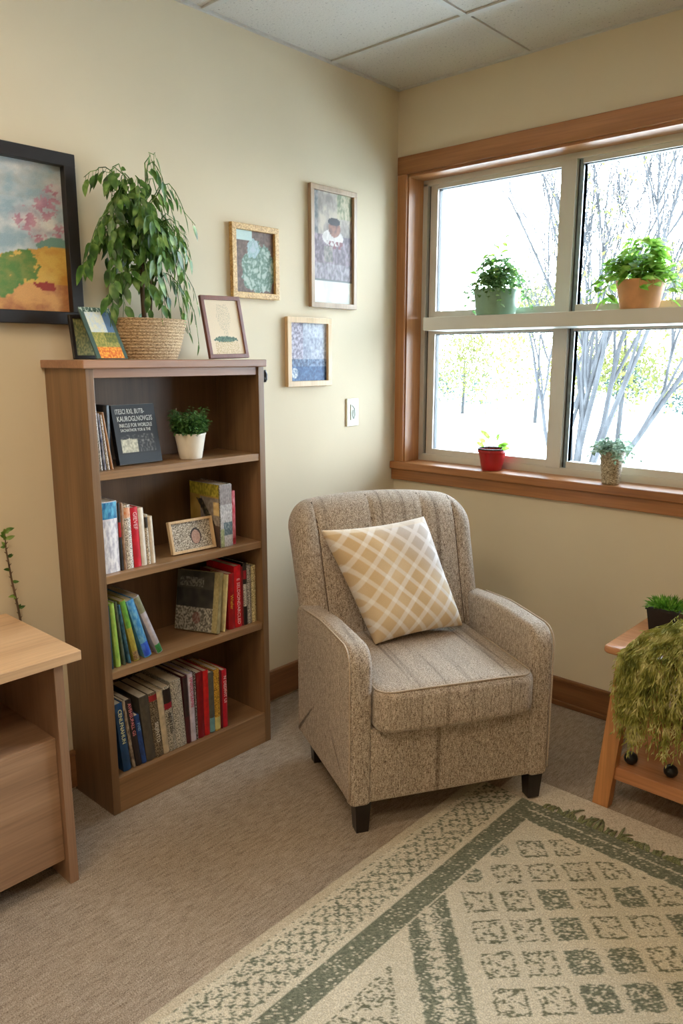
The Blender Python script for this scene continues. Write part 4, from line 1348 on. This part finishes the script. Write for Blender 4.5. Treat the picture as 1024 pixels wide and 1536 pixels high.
# tiles
a_ = X + Y; b_ = X - Y
ai = np.round((a_ - .073) / .1405); bi = np.round((b_ - 1.985) / .148)
da = a_ - (.073 + .1405 * ai) + wob; db = b_ - (1.985 + .148 * bi) + (n15 - .5) * .010
ma = np.maximum(np.abs(da), np.abs(db)); rr = np.hypot(da, db)
field = (X > 1.094) & (Y < -.722) & (ai >= 0) & (bi >= 0)
inside = field & (ma < .053)
solid = np.zeros_like(inside)
for (i, jj) in [(2, 2), (4, 2), (2, 3), (2, 4), (3, 4), (2, 5), (3, 5), (4, 5), (4, 6), (3, 7), (1, 6), (5, 3), (6, 5), (5, 6)]:
    solid |= (ai == i) & (bi == jj)
rnd_ = ((ai == 1) & (bi == 0)) | ((ai == 0) & (bi == 1))
put(inside & solid & ~(rr < .010), .72)
put(field & rnd_ & (rr < .046), .62)
th = np.arctan2(db, da)
med = inside & ~solid & ~rnd_
petal = (np.cos(4 * th + 1.0 * (ai + bi)) * .5 + .5)
put(med & (ma > .037 + .010 * (n15)), .68)
put(med & (ma <= .040) & ((petal + (n8 - .5) * 1.3) > .62) & (rr > .010), .52)
put(med & (rr < .009), .5)
# diagonal band
ww_ = a_ + wob
db_ = (ww_ > -.205) & (ww_ < -.045) & (X > 1.092)
put(db_ & ((ww_ < -.160) | (ww_ > -.090)), .80)
q_ = np.abs(((b_) / .040) - np.round(b_ / .040))
put(db_ & (np.hypot(q_ * .040, a_ + .125) > .016) , .50)
# lower left corner motifs
tri = (a_ < -.285) & (X > 1.135)
ci = np.round((a_ + .36) / .11); cj = np.round((b_ - 2.42) / .13)
r2 = np.hypot(a_ + .36 - ci * .11, b_ - 2.42 - cj * .13)
put(tri & (np.abs(r2 - .042 + (n15 - .5) * .02) < .009), .6); put(tri & (r2 < .020 + (n8 - .5) * .016), .5)
put(tri & (r2 > .052) & (n15 > .56), .5)
put(tri & (a_ > -.300), .55)
g = np.clip(g, 0, 1)
on = (fine * .80 + n4 * .20) < (g * .95 + .02 * (g > 0))
pile = .5 + (rs.rand(*X.shape) - .5) * .9
cream_ = np.array([214, 202, 174.]); cream2 = np.array([236, 226, 202.])
gr1 = np.array([100, 103, 84.]); gr2 = np.array([146, 148, 124.])
oliv = np.array([112, 100, 66.])
mott = vnoise(.12, 9)[..., None]
colr = cream_ + (cream2 - cream_) * pile[..., None]
grn = gr1 + (gr2 - gr1) * pile[..., None]
grn = np.where((med | tri)[..., None], grn * .72 + oliv * .28, grn)
edge_ = X < .872
colr = np.where(edge_[..., None], colr * np.array([.94, .92, .90]), colr)
colr = np.where(on[..., None], grn, colr) * (.97 + .05 * mott)
cl_ = np.clip(colr / 255, 0, 1)
cl_ = np.where(cl_ <= .04045, cl_ / 12.92, ((cl_ + .055) / 1.055) ** 2.4)
cols = np.concatenate([cl_, np.ones(cl_.shape[:2] + (1,))], -1).reshape(-1, 4)
Zr = .0098 + .0012 * pile
V = np.stack([X - .845, Y + .60, Zr], -1).reshape(-1, 3)
W_ = nx_ + 1
I, J = np.meshgrid(np.arange(nx_), np.arange(ny_))
a0 = (J * W_ + I).ravel()
Fq = np.stack([a0, a0 + 1, a0 + W_ + 1, a0 + W_], -1)
# skirt and underside
nb_ = len(V)
ring = [i for i in range(W_)] + [j * W_ + nx_ for j in range(1, ny_ + 1)] + [ny_ * W_ + i for i in range(nx_ - 1, -1, -1)] + [j * W_ for j in range(ny_ - 1, 0, -1)]
Vs = V[ring].copy(); Vs[:, 2] = .0046
extra_f = []
L_ = len(ring)
for k in range(L_):
    extra_f.append((ring[k], nb_ + k, nb_ + (k + 1) % L_, ring[(k + 1) % L_]))
me = bpy.data.meshes.new('woven_field')
allv = np.concatenate([V, Vs]); nf = len(Fq)
fl_ = np.concatenate([Fq, np.array(extra_f)])
me.vertices.add(len(allv)); me.vertices.foreach_set('co', allv.astype(np.float32).ravel())
me.loops.add(fl_.size); me.loops.foreach_set('vertex_index', fl_.astype(np.int32).ravel())
me.polygons.add(len(fl_)); me.polygons.foreach_set('loop_start', np.arange(0, fl_.size, 4, dtype=np.int32)); me.polygons.foreach_set('loop_total', np.full(len(fl_), 4, dtype=np.int32))
me.update(calc_edges=True)
at = me.color_attributes.new('Col', 'FLOAT_COLOR', 'POINT')
at.data.foreach_set('color', np.concatenate([cols, cols[ring]]).astype(np.float32).ravel())
me.materials.append(MAT['rug'])
link_obj(bpy.data.objects.new('woven_field', me), rug)
# thin backing filling the rug's thickness off the plain rug
MB().prism([(.002, -2.148), (1.603, -2.148), (1.603, -.704), (.082, -.704), (.082, -.002), (.002, -.002)], .0004, .0046, 'z').build('backing', plain('rug_backing', (196, 182, 152), .95), rug)
rgf = random.Random(12)
fmat = speckle('green_fringe', [(84, 88, 58), (116, 120, 84), (146, 146, 106)], (300, 300, 300), .95)
for i in range(96):
    x = .25 + .0086 * i + rgf.uniform(-.004, .004)
    L = rgf.uniform(.015, .050) * (1.45 if math.sin(x * 17 + 1) > .1 else .7)
    dx = rgf.uniform(-.030, .030)
    MB().tube([(x, -.006, .010), (x + dx * .3, L * .4, .0125), (x + dx * .7, L * .8, .010), (x + dx, L, .0075)], [.0044, .0040, .0030, .0010], 5).build('fringe_strand', fmat, rug, True)

# ------------------------------------------------------------------ side table
TX0, TX1, TY0, TY1, TZ = 1.197, 1.98, -.486, -.050, .540
st = thing('side_table', 'honey-coloured wooden side table with splayed legs and a low shelf, at the right edge', 'table', (1.59, -.27, 0))
ox, oy = -1.59, .27
slab('table_top', [(x + ox, y + oy) for x, y in rrect(TX0, TY0, TX1, TY1, (.02, .02, .02, .02), .03)], .009, .024, MAT['pine_x'], st, lambda x, y, w: (x, y, TZ - .012 + w), nin=4, nr=4)
def leg_(xt, xb, y):
    w = .050
    MB().hexa([(xb + ox, y + oy, 0), (xb + w + ox, y + oy, 0), (xb + w + ox, y + .036 + oy, 0), (xb + ox, y + .036 + oy, 0)],
              [(xt + ox, y + oy, .517), (xt + w + ox, y + oy, .517), (xt + w + ox, y + .036 + oy, .517), (xt + ox, y + .036 + oy, .517)]).build('leg', MAT['pine_z'], st)
for y in (-.462, -.110):
    leg_(1.236, 1.190, y); leg_(1.89, 1.936, y)
MB().box((1.236 + ox, -.450 + oy, .100), (1.94 + ox, -.085 + oy, .143), bev=.003).build('lower_shelf', MAT['pine_x'], st)
MB().box((1.262 + ox, -.105 + oy, .470), (1.92 + ox, -.085 + oy, .517)).build('apron', MAT['pine_x'], st)
# black pot of grass
gpt = thing('potted_grass', 'bright green grass in a small square black pot on the side table', 'plant', (1.288, -.215, TZ + .0005))
ps = MB()
b0, b1, hh = .040, .050, .078
def sq(r, z): return [(-r, -r, z), (r, -r, z), (r, r, z), (-r, r, z)]
vv_ = sq(b0, 0) + sq(b1, hh) + sq(b1 - .004, hh) + sq(b1 - .006, hh - .012)
ff_ = [(3, 2, 1, 0)] + [(i + 4 * k, (i + 1) % 4 + 4 * k, (i + 1) % 4 + 4 * (k + 1), i + 4 * (k + 1)) for k in range(3) for i in range(4)]
ps.add(vv_, ff_); ps.box((-b1 - .002, -b1 - .002, hh - .010), (b1 + .002, -b1 + .001, hh)); ps.box((-b1 - .002, b1 - .001, hh - .010), (b1 + .002, b1 + .002, hh))
ps.box((-b1 - .002, -b1, hh - .010), (-b1 + .001, b1, hh)); ps.box((b1 - .001, -b1, hh - .010), (b1 + .002, b1, hh))
ps.build('pot', MAT['black'], gpt)
MB().box((-b1 + .004, -b1 + .004, hh - .02), (b1 - .004, b1 - .004, hh - .009)).build('soil', MAT['soil'], gpt)
gm = MB(); rg = random.Random(8)
for i in range(420):
    x, y = rg.uniform(-.042, .042), rg.uniform(-.042, .042)
    a = math.atan2(y, x) + rg.uniform(-.8, .8); q = math.hypot(x, y) / .05
    L = rg.uniform(.03, .060)
    gm.leaf((x, y, hh - .010), (math.cos(a) * q * .9, math.sin(a) * q * .9, 1), (rg.uniform(-1, 1), rg.uniform(-1, 1), .2), L, .0042, seg=4, droop=.5 * q)
gm.build('grass_blades', MAT['grass'], gpt)
# trailing plant hanging over the table's front edge
tpz = thing('trailing_plant', 'mossy green trailing plant spilling over the front of the side table', 'plant', (1.455, -.365, TZ + .0005))
pot(tpz, .050, .066, .060, MAT['terra_pot'], soil=True)
tm, tl = MB(), MB()
rg = random.Random(44)
for i in range(640):
    # strands leave the pot, pass over the front edge and hang down
    ex = rg.uniform(-.185, .34)            # where it crosses the edge (local x)
    if i < 90: ex = rg.uniform(-.185, -.10)
    sx_ = rg.gauss(0, .03)
    hgt = rg.uniform(.03, .075) * (1 if ex > -.12 else .7)
    dz = rg.uniform(.12, .30) * (1.0 if ex > -.14 else .9)
    if rg.random() < .2: dz = rg.uniform(.03, .14)
    edge = -.132 - rg.uniform(0, .045)
    pts = [Vector((sx_, rg.uniform(-.04, .03), .052))]
    pts.append(Vector((sx_ + (ex - sx_) * .35, -.045, .052 + hgt * .8)))
    pts.append(Vector((sx_ + (ex - sx_) * .75, -.10, .035 + hgt * .6)))
    pts.append(Vector((ex, edge, .0 + hgt * .25)))
    n = max(3, int(dz / .035))
    for k in range(1, n + 1):
        pts.append(Vector((ex + rg.uniform(-.006, .006) - .010 * math.sin(k * .5 + i), edge - .006 * min(k, 3) + rg.uniform(-.004, .004), .0 + hgt * .25 - dz * k / n)))
    tm.tube(pts, .0010, 3, cap=False)
    for k in range(len(pts) - 1):
        seg_ = pts[k + 1] - pts[k]
        m_ = max(1, int(seg_.length / .012))
        for q in range(m_):
            p = pts[k] + seg_ * ((q + rg.random()) / m_)
            dd = seg_.normalized() * .9 + Vector((rg.uniform(-.7, .7), rg.uniform(-.7, .4), rg.uniform(-.3, .3)))
            tl.leaf(p, dd, (rg.uniform(-1, 1), -1, rg.uniform(-1, 1)), rg.uniform(.012, .022), .0042, seg=2, droop=.1)
tm.build('stems', MAT['trail'], tpz)
tl.build('foliage', MAT['trail'], tpz)
for (x, y, lab) in [(1.277, -.398, 'round black stone on the low shelf, beside the table leg'), (1.397, -.392, 'round black stone on the low shelf, nearer the right edge of the photo')]:
    s_ = thing('round_stone', lab, 'stone', (x, y, .1435))
    MB().lathe([(.002, 0), (.012, .002), (.019, .010), (.021, .019), (.018, .029), (.010, .036), (.002, .038)], n=28).build('stone_body', MAT['black'], s_, True)

# ------------------------------------------------------------------ desk
dk = thing('desk', 'wood-grain office desk with a drawer front and open cubby, at the left edge', 'desk', (.1, -2.1, 0))
MD = Matrix.Translation((-.1, 2.1, 0))
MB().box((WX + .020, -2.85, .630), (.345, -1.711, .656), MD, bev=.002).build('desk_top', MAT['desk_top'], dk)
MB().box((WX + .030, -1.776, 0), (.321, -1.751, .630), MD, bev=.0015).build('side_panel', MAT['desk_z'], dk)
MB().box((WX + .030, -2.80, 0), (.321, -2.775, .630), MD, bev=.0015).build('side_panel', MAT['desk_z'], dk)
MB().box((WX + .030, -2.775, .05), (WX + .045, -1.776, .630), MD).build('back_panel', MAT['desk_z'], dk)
MB().box((WX + .045, -2.775, .398), (.300, -1.776, .420), MD, bev=.001).build('cubby_floor', MAT['desk_y'], dk)
MB().box((.280, -2.775, .066), (.301, -1.7765, .416), MD, bev=.0015).build('drawer_front', MAT['desk_y'], dk)
MB().box((WX + .045, -2.7, .080), (.279, -1.80, .39), MD).build('drawer_box', MAT['desk_z'], dk)

tw = thing('twig_plant', 'thin leafy twig rising between the desk and the bookcase', 'plant', (-.045, -1.640, 0))
pot(tw, .030, .040, .080, MAT['black'])
tb, tf = MB(), MB(); rg = random.Random(3)
pts = [Vector((0, 0, .07)), Vector((-.01, -.02, .3)), Vector((-.02, -.032, .55)), Vector((-.024, -.040, .66)), Vector((-.026, -.052, .76)), Vector((-.026, -.060, .85)), Vector((-.020, -.062, .905))]
tb.tube(pts, [.0045, .0042, .0038, .0034, .003, .0022, .0012], 6)
for k in range(26):
    q = .30 + .6 * k / 26
    f_ = q * 6; i = int(f_); p = pts[i].lerp(pts[i + 1], f_ - i)
    s = 1 if k % 2 else -1
    tb.tube([p, p + Vector((.0, s * .007, .006))], [.0022, .0006], 4)
    if k % 3 == 0:
        for _ in range(2):
            tf.leaf(p, (rg.uniform(-.2, .5), s * rg.uniform(.3, 1), rg.uniform(-.3, .8)), (1, 0, .3), rg.uniform(.014, .024), .010, seg=3)
for _ in range(7):
    tf.leaf(pts[-1] + Vector((0, 0, -rg.uniform(0, .03))), (.3, rg.uniform(-1, 1), rg.uniform(.1, .9)), (1, 0, .3), rg.uniform(.018, .03), .013, seg=3)
tb.build('stem', MAT['bark'], tw, True); tf.build('foliage', MAT['ficus'], tw)

# ------------------------------------------------------------------ ceiling lights (unseen panels placed in the ceiling grid)
def unseen_panel(x, y, lab):
    t = thing('unseen_ceiling_light', lab, 'ceiling light', (x, y, ZC - .012), group='unseen ceiling lights')
    f = MB()
    w, l_ = .297, .297
    f.box((-w, -l_, 0), (w, -l_ + .02, .010)); f.box((-w, l_ - .02, 0), (w, l_, .010))
    f.box((-w, -l_ + .02, 0), (-w + .02, l_ - .02, .010)); f.box((w - .02, -l_ + .02, 0), (w, l_ - .02, .010))
    f.build('frame', MAT['tbar'], t)
    MB().box((-w + .02, -l_ + .02, .002), (w - .02, l_ - .02, .008)).build('diffuser', MAT['diffuser'], t)
for (x, y) in [(.81, -2.425), (2.03, -2.425)]:  # left lamp inferred from the warm wall glow, right one added to brighten floor
    unseen_panel(x, y, 'square ceiling light panel out of view, placed to light the room')

# ------------------------------------------------------------------ daylight
w = bpy.data.worlds.new('sky'); scene.world = w; w.use_nodes = True
nt = w.node_tree
bg = nt.nodes['Background']
tc = N(nt, 'ShaderNodeTexCoord'); sx = N(nt, 'ShaderNodeSeparateXYZ')
nt.links.new(tc.outputs['Generated'], sx.inputs[0])
r = N(nt, 'ShaderNodeValToRGB')
r.color_ramp.elements[0].position = 0; r.color_ramp.elements[0].color = (.84, .92, 1.0, 1)
r.color_ramp.elements[1].position = .7; r.color_ramp.elements[1].color = (.62, .79, 1.0, 1)
nt.links.new(sx.outputs[2], r.inputs[0]); nt.links.new(r.outputs[0], bg.inputs[0])
bg.inputs[1].default_value = 20.0
pl_ = bpy.data.lights.new('window_portal', 'AREA'); pl_.shape = 'RECTANGLE'; pl_.size = 2.1; pl_.size_y = 1.25
pl_.cycles.is_portal = True
po_ = bpy.data.objects.new('window_portal', pl_); COL.objects.link(po_)
po_.location = (.99, WY + T + .01, 1.54); po_.rotation_euler = (-PI / 2, 0, 0)

# ------------------------------------------------------------------ camera
cam = bpy.data.cameras.new('camera'); co = bpy.data.objects.new('camera', cam); COL.objects.link(co)
cam.sensor_fit = 'VERTICAL'; cam.sensor_height = 36; cam.lens = 1143 * 36 / 1536
cam.clip_start = .05; cam.clip_end = 200
co.location = (2.081, -2.625, 1.39)
co.rotation_euler = (PI / 2 - math.atan(231 / 1143), 0, math.radians(42.35))
scene.camera = co
scene.view_settings.view_transform = 'Standard'
scene.view_settings.look = 'None'
scene.view_settings.gamma = 1
scene.view_settings.use_curve_mapping = False
scene.view_settings.exposure = 0.25
scene.cycles.max_bounces = 10
scene.cycles.diffuse_bounces = 6
scene.cycles.transparent_max_bounces = 16
scene.cycles.sample_clamp_indirect = 6
scene.cycles.use_denoising = True
